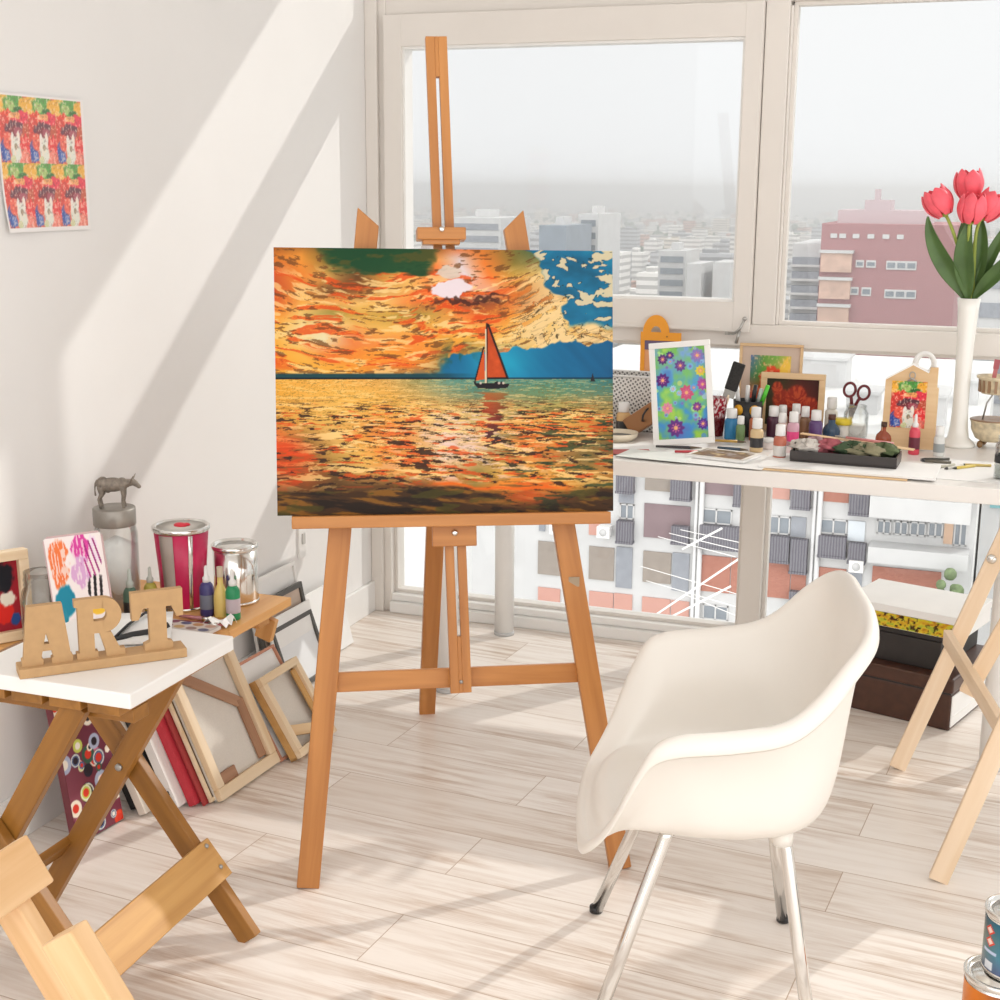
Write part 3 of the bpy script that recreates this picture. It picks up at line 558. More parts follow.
for l in FAC.split(';'):
    k, x0, x1, z0, z1 = l.split(); x0, x1, z0, z1 = float(x0), float(x1), float(z0), float(z1)
    if k == 'w':
        f = MB().box(x0, x1, 69.95, 70.05, z0, z0+.07).box(x0, x1, 69.95, 70.05, z1-.07, z1).box(x0, x0+.06, 69.95, 70.05, z0, z1).box(x1-.06, x1, 69.95, 70.05, z0, z1).box((x0+x1)/2-.04, (x0+x1)/2+.04, 69.95, 70.05, z0, z1).build('window', conc, fb)
        MB().box(x0+.06, x1-.06, 70.0, 70.03, z0+.07, z1-.07).build('pane', pane_dark, f)
    elif k == 'd': MB().box(x0, x1, 69.55, 70.05, z0, z1).box(x0-.03, x1+.03, 69.5, 70.05, z0-.12, z0).build('balcony', FK['d'], fb)
    else: MB().box(x0, x1, 69.97, 70.05, z0, z1).build(FN[k], FK[k], fb)
for a, z in ((-12.85, -.45), (-15.5, -.45), (-19.85, -.45)): pass
for x0, x1, z0, z1 in ((-5.72, -1.0, -14.15, -13.1), (-5.65, -.95, -16.45, -15.65)): MB().box(x0, x1, 68.6, 70.05, z0, z1).build('balcony_parapet', conc, fb)
for x in (-14.45, -8.4): MB().cyl((x-.12, 69.85, GZ), (x-.12, 69.85, -12.4), .09).cyl((x+.16, 69.85, GZ), (x+.16, 69.85, -12.4), .13).build('drain_pipe', plain('pipe_white', (.72, .72, .72), .5), fb)
for x, z in ((-22.1, -16.75), (-19.45, -16.7), (-6.25, -17.25)):
    a = MB().box(x-.35, x+.35, 69.4, 70.05, z, z+.6).build('air_conditioner', white_metal, fb); MB().lathe([(.21, 0), (.21, .03)], 16, Matrix.Translation((x, 69.4, z+.3)) @ Matrix.Rotation(math.pi/2, 4, 'X')).build('fan_grille', conc2, a)
for i, (x0, x1, y0, y1, h) in enumerate(((-24, -21, 96, 100, 1.6), (-19, -17.5, 88, 90, 1.1), (-15, -11, 104, 108, 2.0), (-9.6, -7.6, 92, 95, 1.3), (-6, -3.2, 86, 90, 2.2), (-3, -1.6, 99, 103, 1.5))): MB().box(x0, x1, y0, y1, -12.7, -12.7+h).box(x0-.2, x1+.2, y0-.2, y1+.2, -12.7+h, -12.5+h).build('roof_hut', conc2 if i % 2 else conc, fb)
lb = thing('low_building', 'pale building with one grey window seen between the left easel legs', 'building', (-38, 90, GZ))
MB().box(-52, -34.5, 90, 110, GZ, -19.5).build('wall', conc, lb); MB().box(-40.3, -38.9, 89.9, 90.02, -24.5, -22.4).build('window', FK['g'], lb); MB().box(-52.3, -34.2, 89.7, 110, -19.5, -19.1).build('roof', conc2, lb)
rb = thing('side_building', 'white building edge beyond the right end of the desk', 'building', (2, 84, GZ)); MB().box(-.6, 9, 80, 95, GZ, -14.2).build('wall', conc, rb); MB().box(-.2, 1.2, 79.8, 80.02, -15.6, -14.5).build('window', plain('teal_glass', rgb('6fa6ac'), .3), rb)
at_ = thing('rooftop_antenna', 'white television antenna with long thin rods below the desk outside', 'antenna', (-4.85, 20, GZ))
MB().cyl((-4.9, 20, GZ), (-4.85, 20, -4.9), .05).build('mast', conc2, at_)
for p, q in (((-4.85, 20, -4.97), (-3.42, 20, -3.8)), ((-4.54, 20, -4.91), (-3.6, 20, -4.3)), ((-4.36, 20, -3.80), (-3.77, 20, -3.42))): MB().cyl(p, q, .016).build('boom', white_metal, at_)
for p, q in (((-4.57, 20, -3.57), (-3.45, 20, -3.74)), ((-4.4, 20, -3.50), (-3.45, 20, -3.62)), ((-4.74, 20, -3.64), (-3.55, 20, -3.84)), ((-5.0, 20, -4.13), (-3.45, 20, -4.42)), ((-4.9, 20, -4.35), (-3.45, 20, -4.62)), ((-4.3, 20, -4.5), (-3.5, 20, -4.75))): MB().cyl(p, q, .006, n=8).build('rod', white_metal, at_)
bb = thing('brick_building', 'big red brick building with few small windows beyond the right window', 'building', (-16, 210, GZ))
MB().box(-25.6, -7.4, 200, 222, GZ, -3.0).build('wall', brick, bb); MB().box(-24, -11.5, 204, 216, -3.0, -1.2).box(-20.5, -17, 205, 212, -1.2, .2).box(-19.3, -18.6, 206, 208, .2, 1.7).build('penthouse', plain('mauve_render', rgb('b9a9ac'), .8), bb)
for i, x in enumerate((-23.9, -22.7, -20.9, -18.9, -16.9, -15.0)): MB().box(x-.45, x+.45, 199.85, 200.05, -4.95, -4.35).build('window', conc, bb)
for x0, x1, z0, z1 in ((-20.7, -19.6, -8.9, -7.9), (-19.3, -18.0, -8.9, -7.9), (-16.6, -12.6, -9.1, -7.9), (-21.2, -20.1, -12.7, -11.6), (-19.7, -18.4, -12.8, -11.6), (-16.6, -12.4, -13.0, -11.8)):
    f = MB().box(x0, x1, 199.85, 200.05, z0, z1).build('window', conc, bb); n = max(1, int((x1-x0)/1.3))
    for k in range(n): MB().box(x0+.15+(x1-x0)*k/n, x0-.15+(x1-x0)*(k+1)/n, 199.78, 199.9, z0+.25, z1-.25).build('pane', pane_dark, f)
for z in (-6.6, -10.3, -14.0): MB().box(-25.4, -21.2, 199.2, 200.05, z-3.0, z-.4).build('balcony_bay', plain('bay_tan', rgb('c3a392'), .7, var=.15, scale=.7), bb); MB().box(-25.6, -21.0, 198.9, 200.05, z-.4, z).build('balcony_slab', conc, bb)
wb = thing('balcony_building', 'narrow pale building with stacked balconies left of the brick building', 'building', (-27.5, 215, GZ))
MB().box(-30.2, -25.7, 205, 225, GZ, -6.0).build('wall', conc, wb)
for k in range(6): MB().box(-30.0, -26.2, 204, 205.02, -9.0-k*2.0, -7.9-k*2.0).build('balcony', FK['g'], wb); MB().box(-30.3, -25.9, 203.8, 205, -9.25-k*2.0, -8.9-k*2.0).build('balcony_slab', conc, wb)
def tower(name, label, x0, x1, y, dy, top, m, bands=0, bm_=None, roof=True):
    t = thing(name, label, 'building', ((x0+x1)/2, y+dy/2, GZ)); MB().box(x0, x1, y, y+dy, GZ, top).build('wall', m, t)
    for k in range(bands): MB().box(x0+.6, x1-.6, y-.2, y+.02, top-2.9-k*2.9, top-1.4-k*2.9).build('window_band', bm_ or pane_dark, t)
    if roof: MB().box(x0+(x1-x0)*.3, x0+(x1-x0)*.6, y+dy*.3, y+dy*.6, top, top+1.8).build('roof_hut', conc, t)
    return t
tower('office_block', 'grey glass office block just right of the easel leg top', -100.5, -94.2, 300, 20, -6.6, plain('office_glass', rgb('7f8a96'), .3, var=.1, scale=.3), 0)
tower('white_tower', 'tall white tower block beside the grey glass office block', -98.0, -93.2, 322, 20, -4.4, conc, 4)
tower('pale_tower', 'pale long block behind the easel mast, left of the other towers', -130, -117, 320, 22, -5.6, conc, 4, FK['g'])
tower('slab_building', 'white windowless slab building low in the left window, left of its twin', -73.3, -69.8, 330, 14, -15.8, conc, 0, roof=False)
tower('slab_building', 'white windowless slab building at the lower right corner of the left window', -67.4, -63.3, 332, 14, -15.4, conc, 0, roof=False)
tower('grey_tower', 'grey block with window bands below the easel leg top in the left window', -84, -77, 345, 16, -13.5, conc2, 4)
tower('terraced_building', 'white balcony building right of the tulip vase beyond the window', -3.6, 8, 150, 18, -5.2, conc, 6, FK['g'])
rng = random.Random(7)
def far_mat(name, c):
    m, nt, N, L, b = _new(name); tc = N.new('ShaderNodeTexCoord'); sx = N.new('ShaderNodeSeparateXYZ'); L.new(tc.outputs['Object'], sx.inputs[0])
    md = N.new('ShaderNodeMath'); md.operation = 'FRACT'; mm = N.new('ShaderNodeMath'); mm.operation = 'MULTIPLY'; mm.inputs[1].default_value = .34; L.new(sx.outputs['Z'], mm.inputs[0]); L.new(mm.outputs[0], md.inputs[0])
    r = N.new('ShaderNodeValToRGB'); r.color_ramp.interpolation = 'CONSTANT'; r.color_ramp.elements[0].color = c+(1,); r.color_ramp.elements[1].position = .55; r.color_ramp.elements[1].color = tuple(x*.55 for x in c)+(1,)
    L.new(md.outputs[0], r.inputs[0]); L.new(r.outputs[0], b.inputs['Base Color']); b.inputs['Roughness'].default_value = .8; return m
farm = [far_mat('far_white', (.78, .77, .75)), far_mat('far_cream', (.7, .64, .56)), far_mat('far_grey', (.45, .46, .48)), far_mat('far_terracotta', (.55, .33, .26))]
def far_box(mb, x, y, w, d, top):
    mb.box(x-w/2, x+w/2, y, y+d, GZ, top); mb.box(x-w*.2, x+w*.15, y+d*.2, y+d*.6, top, top+rng.uniform(1, 3))
cnt = 0
for i in range(70):
    y = 360*(3.2**rng.random()); x = y*rng.uniform(-.43, .03); top = -34+rng.random()**2*14 - (0 if y > 600 else 4)
    o = MB(); far_box(o, x, y, rng.uniform(8, 20), rng.uniform(8, 18), top); tag(o.build('city_building', farm[rng.randrange(3)]), 'hazy mid-rise block among the roofs of the distant city', 'building', 'mid-rise blocks in the distant city')
sb = MB(); mi = []
for i in range(2600):
    y = 420*(9**rng.random()); x = y*rng.uniform(-.5, .08); k = rng.choice((0, 0, 1, 1, 2, 3)); hgt = rng.uniform(4, 13)*(1.9 if rng.random() < .08 else 1)
    sb.box(x-rng.uniform(4, 10), x+rng.uniform(4, 10), y, y+rng.uniform(6, 20), GZ, GZ+hgt); mi += [k]*6
cr_ = tag(sb.build('city_roofs', farm[0]), 'hazy mass of low city roofs reaching to the horizon', 'buildings', kind='stuff')
for m_ in farm[1:]: cr_.data.materials.append(m_)
cr_.data.polygons.foreach_set('material_index', mi)
tb = MB()
for i in range(1500):
    y = 380*(8**rng.random()); x = y*rng.uniform(-.5, .08); r = rng.uniform(2.5, 6); tb.ball((x, y, GZ+r*.9+rng.uniform(0, 4)), r, r, r*.9, 6, 4)
tag(tb.build('city_trees', plain('far_foliage', (.10, .15, .09), .9, var=.3, scale=.3)), 'hazy grey-green trees between the distant city roofs', 'trees', kind='stuff')
tr = thing('street_tree', 'green leafy tree beside the apartment block above the suitcases', 'tree', (-1.55, 67.3, GZ)); q = MB()
for i in range(60): q.ball((-1.55+rng.gauss(0, .5), 67.3+rng.gauss(0, .4), -17.6+rng.gauss(0, .45)), rng.uniform(.15, .35), seg=7, ring=5)
q.build('foliage', plain('tree_leaves', (.16, .22, .10), .8, var=.35, scale=5), tr); MB().cyl((-1.55, 67.3, GZ), (-1.55, 67.3, -17.6), .2, .1).build('trunk', table_w, tr)
hz = MB().box(-9000, 9000, 15, 26000, GZ+.05, 12).build('haze', None, origin=False); hz['kind'] = 'structure'
def haze_mat():
    m = bpy.data.materials.new('city_haze'); m.use_nodes = True; N = m.node_tree.nodes; L = m.node_tree.links; N.clear(); o = N.new('ShaderNodeOutputMaterial')
    v = N.new('ShaderNodeVolumeScatter'); v.inputs['Color'].default_value = (.97, .985, 1, 1); v.inputs['Density'].default_value = HAZE; v.inputs['Anisotropy'].default_value = .48
    L.new(v.outputs[0], o.inputs['Volume'])
    return m
HAZE = .0007
hz.data.materials.append(haze_mat())

# ------------------------------------------------------------------ easel and the seascape
E_ = frame_m((-1.035, 2.641, 0), (.8824, .4704, 0), (-.4704*math.sin(math.radians(10)), .8824*math.sin(math.radians(10)), math.cos(math.radians(10))))
EN = (E_ @ Vector((0, 0, 1)) - E_.translation)                       # towards the viewer
def ep(u, v, w=0): return E_ @ Vector((u, v, w))
easel = thing('artist_easel', 'light brown wooden studio easel holding the seascape by the windows', 'easel', (-1.035, 2.641, 0))
def easel_leg(u0, u1, v1, s):
    p, q = ep(u0, 0, 0), ep(u1, v1, 0); M, l = beam_m(p, q, EN); lo = .004
    w = .0245
    MB().prism([(0, -w), (l-(.035 if s > 0 else 0), -w), (l-(0 if s > 0 else .035), w), (0, w)] if s < 0 else [(0, -w), (l-.035, -w), (l, w), (0, w)], -.011, .011).build('leg', easel_w, easel, M=M, bevel=.002)
easel_leg(-.351, -.186, 1.475, 1); easel_leg(.349, .126, 1.470, -1)
plank('leg', (-1.507, 3.523, .004), ep(-.022, 1.22, -.05), .046, .024, easel_w, easel, up=EN)
M_, l_ = beam_m(ep(-.008, .420, .022), ep(-.036, 1.838, .022), EN)
mm = MB()
for s in (-1, 1): mm.box(0, l_, s*.0135-.0095, s*.0135+.0095, -.009, .009)
mm.box(0, .125, -.004, .004, -.009, .009); mm.box(l_-.085, l_, -.004, .004, -.009, .009); mm.build('mast', easel_w, easel, M=M_, bevel=.001)
plank('crossbar', ep(-.300, .447, -.016), ep(.290, .447, -.016), .043, .016, easel_w, easel, up=EN)
plank('canvas_tray', ep(-.366, .8060, .048), ep(.320, .8000, .048), .026, .075, easel_w, easel, up=EN)
tb_ = MB(); tb_.box(-.048, .048, -.026, .026, -.008, .008)
blk = tb_.build('tray_block', easel_w, easel, M=frame_m(ep(-.018, .770, .042), ep(1, 0)-ep(0, 0), ep(0, 1)-ep(0, 0)), bevel=.002)
MB().lathe([(.007, 0), (.007, .004), (.003, .006)], 12, frame_m(ep(-.018, .774, .05), ep(1, 0)-ep(0, 0), ep(0, 1)-ep(0, 0))).build('screw', tin_m, blk)
cl = MB().box(-.052, .052, -.013, .013, -.01, .03).box(-.04, .04, -.022, -.011, -.004, .022).build('top_clamp', easel_w, easel, M=frame_m(ep(-.036, 1.414, .042), ep(1, 0)-ep(0, 0), ep(0, 1)-ep(0, 0)), bevel=.002)
MB().lathe([(.006, 0), (.006, .004), (.003, .006)], 12, frame_m(ep(-.036, 1.422, .072), ep(1, 0)-ep(0, 0), ep(0, 1)-ep(0, 0))).build('screw', tin_m, cl)
for u, v in ((-.008, .445),): MB().lathe([(.004, 0), (.004, .003)], 10, frame_m(ep(u, v, .031), ep(1, 0)-ep(0, 0), ep(0, 1)-ep(0, 0))).build('bolt', steel_m, easel)
MB().box(-.012, .012, -.011, .011, 0, .001).build('tape_patch', plain('tape_grey', rgb('a39078'), .6), easel, M=frame_m(ep(.2505, .655, .0112), (1, .4, 0), (0, 0, 1)))
PU, PV, PW_, PH_ = -.029, 1.0995, .728, .566                        # canvas centre and size on the easel
PRX, PRY = ep(1, -.010)-ep(0, 0), ep(.010, 1)-ep(0, 0)
PM = frame_m(ep(PU, PV, .0), PRX, PRY)
ptg = thing('canvas_painting', 'stretched canvas painting of a red-sailed boat at sunset, standing on the easel', 'painting', M=frame_m(ep(PU, PV-PH_/2, .05), PRX, PRY))
MB().box(-PW_/2, PW_/2, -PH_/2, PH_/2, .033, .054, PM).build('stretched_canvas', canvas_m, ptg)
paint('painted_surface', seascape, PW_, PH_, 520, 405, frame_m(ep(PU, PV, .0545), PRX, PRY), ptg, rough=.6)

# ------------------------------------------------------------------ white shell armchair
CF, CN = Vector((-.9636, -.2672, 0)), Vector((.2672, -.9636, 0))
CM = Matrix(((CF.x, CN.x, 0, -.48), (CF.y, CN.y, 0, 2.44), (0, 0, 1, 0), (0, 0, 0, 1)))
ch = thing('shell_armchair', 'white moulded plastic armchair on chrome legs in front of the easel', 'chair', M=CM)
def spline(P, n):
    P = [Vector(p) for p in P]; m = len(P); out = []
    for i in range(m):
        a, b, c, d = P[(i-1) % m], P[i], P[(i+1) % m], P[(i+2) % m]
        for k in range(n):
            t = k/n; out.append(.5*((2*b)+(c-a)*t+(2*a-5*b+4*c-d)*t*t+(3*b-a-3*c+d)*t**3))
    return out
half_rim = [(.218, .0, .350), (.214, .11, .348), (.204, .186, .358), (.160, .232, .430), (.112, .258, .545), (.076, .268, .598), (-.026, .270, .614), (-.108, .265, .630), (-.158, .252, .664), (-.204, .236, .718), (-.248, .200, .764), (-.264, .110, .786)]
half_mid = [(.204, .0, .358), (.198, .10, .358), (.180, .168, .366), (.130, .204, .42), (.078, .226, .49), (.042, .234, .515), (-.045, .236, .52), (-.125, .230, .53), (-.178, .212, .56), (-.220, .180, .60), (-.246, .130, .63), (-.252, .07, .64)]
half_low = [(.192, .0, .385), (.182, .10, .386), (.156, .165, .386), (.105, .196, .395), (.05, .214, .41), (.005, .222, .414), (-.065, .222, .416), (-.135, .214, .42), (-.180, .190, .43), (-.210, .152, .44), (-.228, .10, .45), (-.234, .05, .452)]
half_bot = [(.150, .0, .388), (.14, .07, .386), (.12, .125, .382), (.085, .150, .376), (.04, .166, .374), (0, .172, .374), (-.06, .172, .374), (-.115, .16, .376), (-.152, .142, .379), (-.176, .112, .382), (-.190, .07, .384), (-.194, .035, .385)]
def full(h, back): return h + [back] + [(x, -y, z) for x, y, z in h[:0:-1]]
R_ = [full(half_bot, (-.196, 0, .385)), full(half_low, (-.236, 0, .454)), full(half_mid, (-.254, 0, .644)), full(half_rim, (-.264, 0, .790))]
rings = [spline(r, 4) for r in R_]; n_ = len(rings[0]); cc = Vector((-.01, 0, .384))
def lerp3(f, a, b): return [p.lerp(q, f) for p, q in zip(a, b)]
def q3(a, b, c, t): return [(1-t)*(1-t)*p+2*t*(1-t)*q+t*t*r for p, q, r in zip(a, b, c)]
rows = [[cc.lerp(p, f) for p in rings[0]] for f in (.02, .35, .7)] + [rings[0]]
def cat(a, b, c, d, t): return [.5*((2*q)+(r-p)*t+(2*p-5*q+4*r-s)*t*t+(3*q-p-3*r+s)*t**3) for p, q, r, s in zip(a, b, c, d)]
inner = [cc.lerp(p, .7) for p in rings[0]]; over = [r+(r-m) for r, m in zip(rings[3], rings[2])]
for a, b, c, d in ((inner, rings[0], rings[1], rings[2]), (rings[0], rings[1], rings[2], rings[3]), (rings[1], rings[2], rings[3], over)):
    for t in (.25, .5, .75, 1): rows.append(cat(a, b, c, d, t))
rim = rows[-1]
def outward(i):
    t = (rim[(i+1) % n_]-rim[i-1]).normalized(); o = rim[i]-Vector((-.03, 0, rim[i].z)); o = o - t*o.dot(t); o.z *= .3; return o.normalized()
def flw(i):                                # the flange is widest on the arms and fades at the back top
    x, y, z = rim[i]; return .010+.018*min(1, max(0, (.84-z)/.14))*min(1, max(.12, (z-.36)/.16))
rows.append([rim[i]+outward(i)*flw(i)*.55+Vector((0, 0, .003)) for i in range(n_)]); rows.append([rim[i]+outward(i)*flw(i)+Vector((0, 0, -.006)) for i in range(n_)])
rows.append([rim[i]+outward(i)*(flw(i)+.003)+Vector((0, 0, -.010-flw(i)*.75)) for i in range(n_)])
chair_m = plain('ivory_plastic', (.83, .79, .73), .3, var=.006, spec=.45)
MB().grid(rows, True, True).build('seat_shell', chair_m, ch, local=True, solid=.006, sub=1)
def chair_leg(top, knee, foot): 
    l = MB().tube([top, Vector(top).lerp(Vector(knee), .5), knee, Vector(knee).lerp(Vector(foot), .08), Vector(knee).lerp(Vector(foot), .5), foot], .0125, 14).build('leg', chrome_m, ch, local=True)
    MB().cyl(Vector(foot)-Vector((0, 0, .0)), Vector(foot)+Vector((0, 0, .012)), .014).build('leg_glide', dark_m, l, local=True)
for s in (1, -1):
    chair_leg((.066, s*.145, .372), (.074, s*.148, .345), (.192, s*.215, .003)); chair_leg((-.138, s*.145, .376), (-.146, s*.15, .345), (-.200, s*.212, .003))
    MB().cyl((-.138, s*.145, .355), (-.138, s*.145, .382), .020).build('leg_socket', chair_m, ch, local=True)
MB().tube([(-.138, .145, .372), (-.138, 0, .366), (-.138, -.145, .372)], .010).tube([(.06, .145, .368), (.06, 0, .364), (.06, -.145, .368)], .010).build('under_frame', chrome_m, ch, local=True)

# ------------------------------------------------------------------ desk, trestle, boxes under it
DZ = .765
desk = thing('work_desk', 'long white desk along the windows covered with paints and frames', 'desk', (-.4, 4.0, 0))
MB().box(-1.72, 1.5, 3.66, 4.372, DZ-.042, DZ).build('desktop', plain('desk_laminate', (.83, .80, .765), .3, var=.01), desk, bevel=.002)
for x, y in ((-1.549, 4.30), (-1.524, 3.72), (.050, 3.705), (1.4, 3.72), (1.4, 4.30)):
    l = MB().lathe([(.033, 0), (.033, DZ-.042)], 24, Matrix.Translation((x, y, 0))).build('leg', white_metal, desk); MB().lathe([(.0345, .0), (.0345, .012)], 20, Matrix.Translation((x, y, 0))).build('leg_foot', conc2, l)
tr_ = thing('wooden_trestle', 'pale pine folding trestle standing at the right edge under the desk end', 'trestle', (0, 3.3, 0))
plank('leg', (-.184, 3.605, .004), (.048, 3.605, .700), .042, .024, pine_w, tr_, up=(0, 1, 0)); plank('leg', (-.048, 3.0, .004), (.150, 3.0, .68), .042, .026, pine_w, tr_, up=(0, 1, 0))
plank('cross_rail', (-.085, 3.585, .385), (.055, 3.02, .37), .04, .02, pine_w, tr_, up=(1, 0, 0)); plank('top_rail', (.150, 2.95, .66), (.130, 3.64, .66), .045, .03, pine_w, tr_, up=(1, 0, 0))
plank('brace', (-.024, 3.33, .33), (.112, 3.33, .66), .038, .02, pine_w, tr_, up=(0, 1, 0))
MB().lathe([(.012, 0), (.012, .006), (.005, .01)], 14, Matrix.Translation((.006, 3.592, .60)) @ Matrix.Rotation(math.pi/2, 4, 'X')).build('hinge_bolt', tin_m, tr_)
brown_m = plain('brown_leatherette', rgb('4a2e22'), .38, var=.18, scale=30, bump=.2)
def suitcase(name, label, p, q, dep, z0, z1, m, cm, latch):
    p, q = Vector(p+(0,)), Vector(q+(0,)); x = (q-p).normalized(); M = Matrix(((x.x, -x.y, 0, p.x), (x.y, x.x, 0, p.y), (0, 0, 1, z0), (0, 0, 0, 1))); l = (q-p).length
    t = thing(name, label, 'suitcase', M=M); h = z1-z0
    MB().box(0, l, 0, dep, 0, h*.70).build('case_body', m, t, local=True, bevel=.006); MB().box(-.004, l+.004, -.004, dep+.004, h*.72, h).build('lid', m, t, local=True, bevel=.006)
    MB().box(.002, l-.002, .002, dep-.002, h*.68, h*.74).build('rim', dark_m, t, local=True)
    if latch:
        MB().box(l+.004, l+.010, dep*.3, dep*.42, h*.55, h*.85).build('latch', steel_m, t, local=True)
        MB().box(l, l+.003, .004, dep-.004, .012, h*.66).box(l+.003, l+.0045, .02, dep-.02, h*.25, h*.27).build('sunlit_side', paper_m, t, local=True)  # sunlit end of the brown case, its brightness put into white colour
    return t
suitcase('brown_suitcase', 'brown suitcase lying on the floor, lowest of the stack under the desk', (-.42, 4.035), (-.068, 3.925), .36, 0, .156, brown_m, brown_m, True)
t = thing('storage_box', 'black flat box lying on the brown suitcase under the desk', 'box', M=Matrix(((.955, .297, 0, -.41), (-.297, .955, 0, 4.05), (0, 0, 1, .1565), (0, 0, 0, 1))))
blk_m = plain('black_card', (.022, .018, .017), .5, var=.2); MB().box(0, .31, .02, .34, 0, .087).build('box_body', blk_m, t, local=True, bevel=.003); MB().box(-.004, .314, .016, .344, .089, .104).build('lid', blk_m, t, local=True, bevel=.003)
Mb = Matrix(((.955, .297, 0, -.385), (-.297, .955, 0, 4.055), (0, 0, 1, .261), (0, 0, 0, 1)))
t = thing('leaf_pattern_box', 'white-topped box with a yellow leaf border, topmost of the stack under the desk', 'box', M=Mb)
MB().box(0, .345, 0, .245, 0, .062).build('box_body', paper_m, t, local=True, bevel=.002); MB().box(-.005, .35, -.005, .25, .045, .068).build('lid', paper_m, t, local=True, bevel=.002)
paint('leaf_border', leaf_box, .345, .042, 120, 14, Mb @ frame_m((.1725, -.0006, .0225), (1, 0, 0), (0, 0, 1)), t)

# ------------------------------------------------------------------ generic makers
def framed(name, label, M, w, h, fw, dep, fm, fn=None, backm=None, mat_w=0, matm=None, nx=60, ny=60, cat='picture frame', recess=.006, group=None, pic='picture'):
    """M: bottom centre of the front, local X right, Y up, Z out."""
    t = thing(name, label, cat, M=M, group=group)
    b = MB(); x = w/2
    b.box(-x, x, 0, fw, -dep, 0).box(-x, x, h-fw, h, -dep, 0).box(-x, -x+fw, fw, h-fw, -dep, 0).box(x-fw, x, fw, h-fw, -dep, 0); b.build('frame', fm, t, local=True, bevel=.0015)
    MB().box(-x+fw, x-fw, fw, h-fw, -dep+.001, -recess-.001).build('mount' if mat_w else 'backing', matm or backm or paper_m, t, local=True)
    if fn:
        c = Matrix.Translation((0, h/2, -recess+.0006)); paint(pic, fn, w-2*fw-2*mat_w, h-2*fw-2*mat_w, nx, ny, M @ c, t)
    return t
def stand_m(x, y, z, rz, tilt=0.0):
    """Upright panel at (x, y, z) facing the room (-Y), turned by rz about Z, leaning back by tilt."""
    return Matrix.Translation((x, y, z)) @ Matrix.Rotation(rz, 4, 'Z') @ Matrix.Rotation(math.pi/2-tilt, 4, 'X')
def lean_m(bl, br, up, t=.02):
    """Panel leaning on the left wall: front bottom corners on the floor, up = (-a, 0, b)."""
    bl, br, up = Vector(bl+(0,)), Vector(br+(0,)), Vector(up).normalized(); M = frame_m((bl+br)/2, br-bl, up); M.translation.z += abs(M.col[2].z)*t+.001; return M
def bottle(name, label, x, y, z, h, r, body, cap, kind='acrylic', lab=None, group=None, fill=None):
    t = thing(name, label, 'bottle', (x, y, z), group=group)
    if kind == 'acrylic':
        MB().lathe([(r*.92, 0), (r, .003), (r, h*.60), (r*.85, h*.66), (r*.6, h*.69), (r*.6, h*.71)], 20).build('bottle_body', body, t, local=True)
        MB().lathe([(r*.74, h*.70), (r*.78, h*.72), (r*.74, h*.985), (r*.66, h)], 20).build('cap', cap, t, local=True)
    elif kind == 'dropper':
        MB().lathe([(r*.92, 0), (r, .003), (r, h*.56), (r*.82, h*.63), (r*.5, h*.68)], 20).build('bottle_body', body, t, local=True)
        MB().lathe([(r*.52, h*.66), (r*.55, h*.76), (r*.30, h*.80), (r*.24, h*.97), (r*.12, h)], 16).build('nozzle', cap, t, local=True)
    else:
        MB().lathe([(r*.95, 0), (r, .003), (r, h*.38), (r*.9, h*.5), (r*.42, h*.66), (r*.40, h*.80)], 22).build('bottle_body', body, t, local=True)
        MB().lathe([(r*.36, h*.78), (r*.44, h*.82), (r*.42, h), (r*.3, h)], 16).build('stopper', cap, t, local=True)
    if lab: MB().lathe([(r*1.012, h*.14), (r*1.014, h*.15), (r*1.014, h*.42), (r*1.012, h*.43)], 20, closed=True).build('label_band', lab, t, local=True)
    return t
cap_w = plain('cap_white', (.82, .81, .79), .4, var=.01)
def col_m(h, rough=.35): return plain('tint_'+h, rgb(h), rough, var=.05)
lab_w = col_m('d8d4cf'); lab_k = col_m('3a3a3c')

# ------------------------------------------------------------------ things on the desk, left to right
def on(x, y): return (x, y, DZ)
t = thing('mesh_basket', 'white perforated metal basket at the back of the desk beside the seascape', 'basket', (-1.09, 4.20, DZ))
mb_m = None
def mesh_mat():
    m, nt, N, L, b = _new('perforated_metal'); tc = N.new('ShaderNodeTexCoord'); mp = N.new('ShaderNodeMapping'); mp.inputs['Rotation'].default_value = (math.pi/2, 0, .6); L.new(tc.outputs['Object'], mp.inputs['Vector']); vo = N.new('ShaderNodeTexVoronoi'); vo.voronoi_dimensions = '2D'; vo.inputs['Scale'].default_value = 95; vo.inputs['Randomness'].default_value = .2; L.new(mp.outputs[0], vo.inputs['Vector'])
    r = N.new('ShaderNodeValToRGB'); r.color_ramp.interpolation = 'CONSTANT'; r.color_ramp.elements[0].color = (.12, .11, .11, 1); r.color_ramp.elements[1].position = .3; r.color_ramp.elements[1].color = (.78, .76, .73, 1); L.new(vo.outputs['Distance'], r.inputs[0]); L.new(r.outputs[0], b.inputs['Base Color']); b.inputs['Roughness'].default_value = .4; return m
b = MB(); b.box(-.10, .09, -.06, -.056, 0, .17).box(-.10, .09, .056, .06, 0, .17).box(-.10, -.096, -.056, .056, 0, .17).box(.086, .09, -.056, .056, 0, .17).box(-.10, .09, -.06, .06, 0, .003); b.build('basket_wall', mesh_mat(), t, local=True)
MB().tube([(-.10, -.06, .17), (.09, -.06, .17), (.09, .06, .17), (-.10, .06, .17)], .004, closed=True).build('rim_wire', white_metal, t, local=True)
bottle('paint_bottle', 'small tan paint bottle with white cap beside the seascape edge on the desk', -1.088, 4.085, DZ, .098, .022, col_m('d8b078'), cap_w, lab=lab_k)
bottle('paint_bottle', 'tan paint bottle half hidden behind the right edge of the seascape', -1.150, 4.09, DZ, .10, .021, col_m('d0a878'), cap_w)
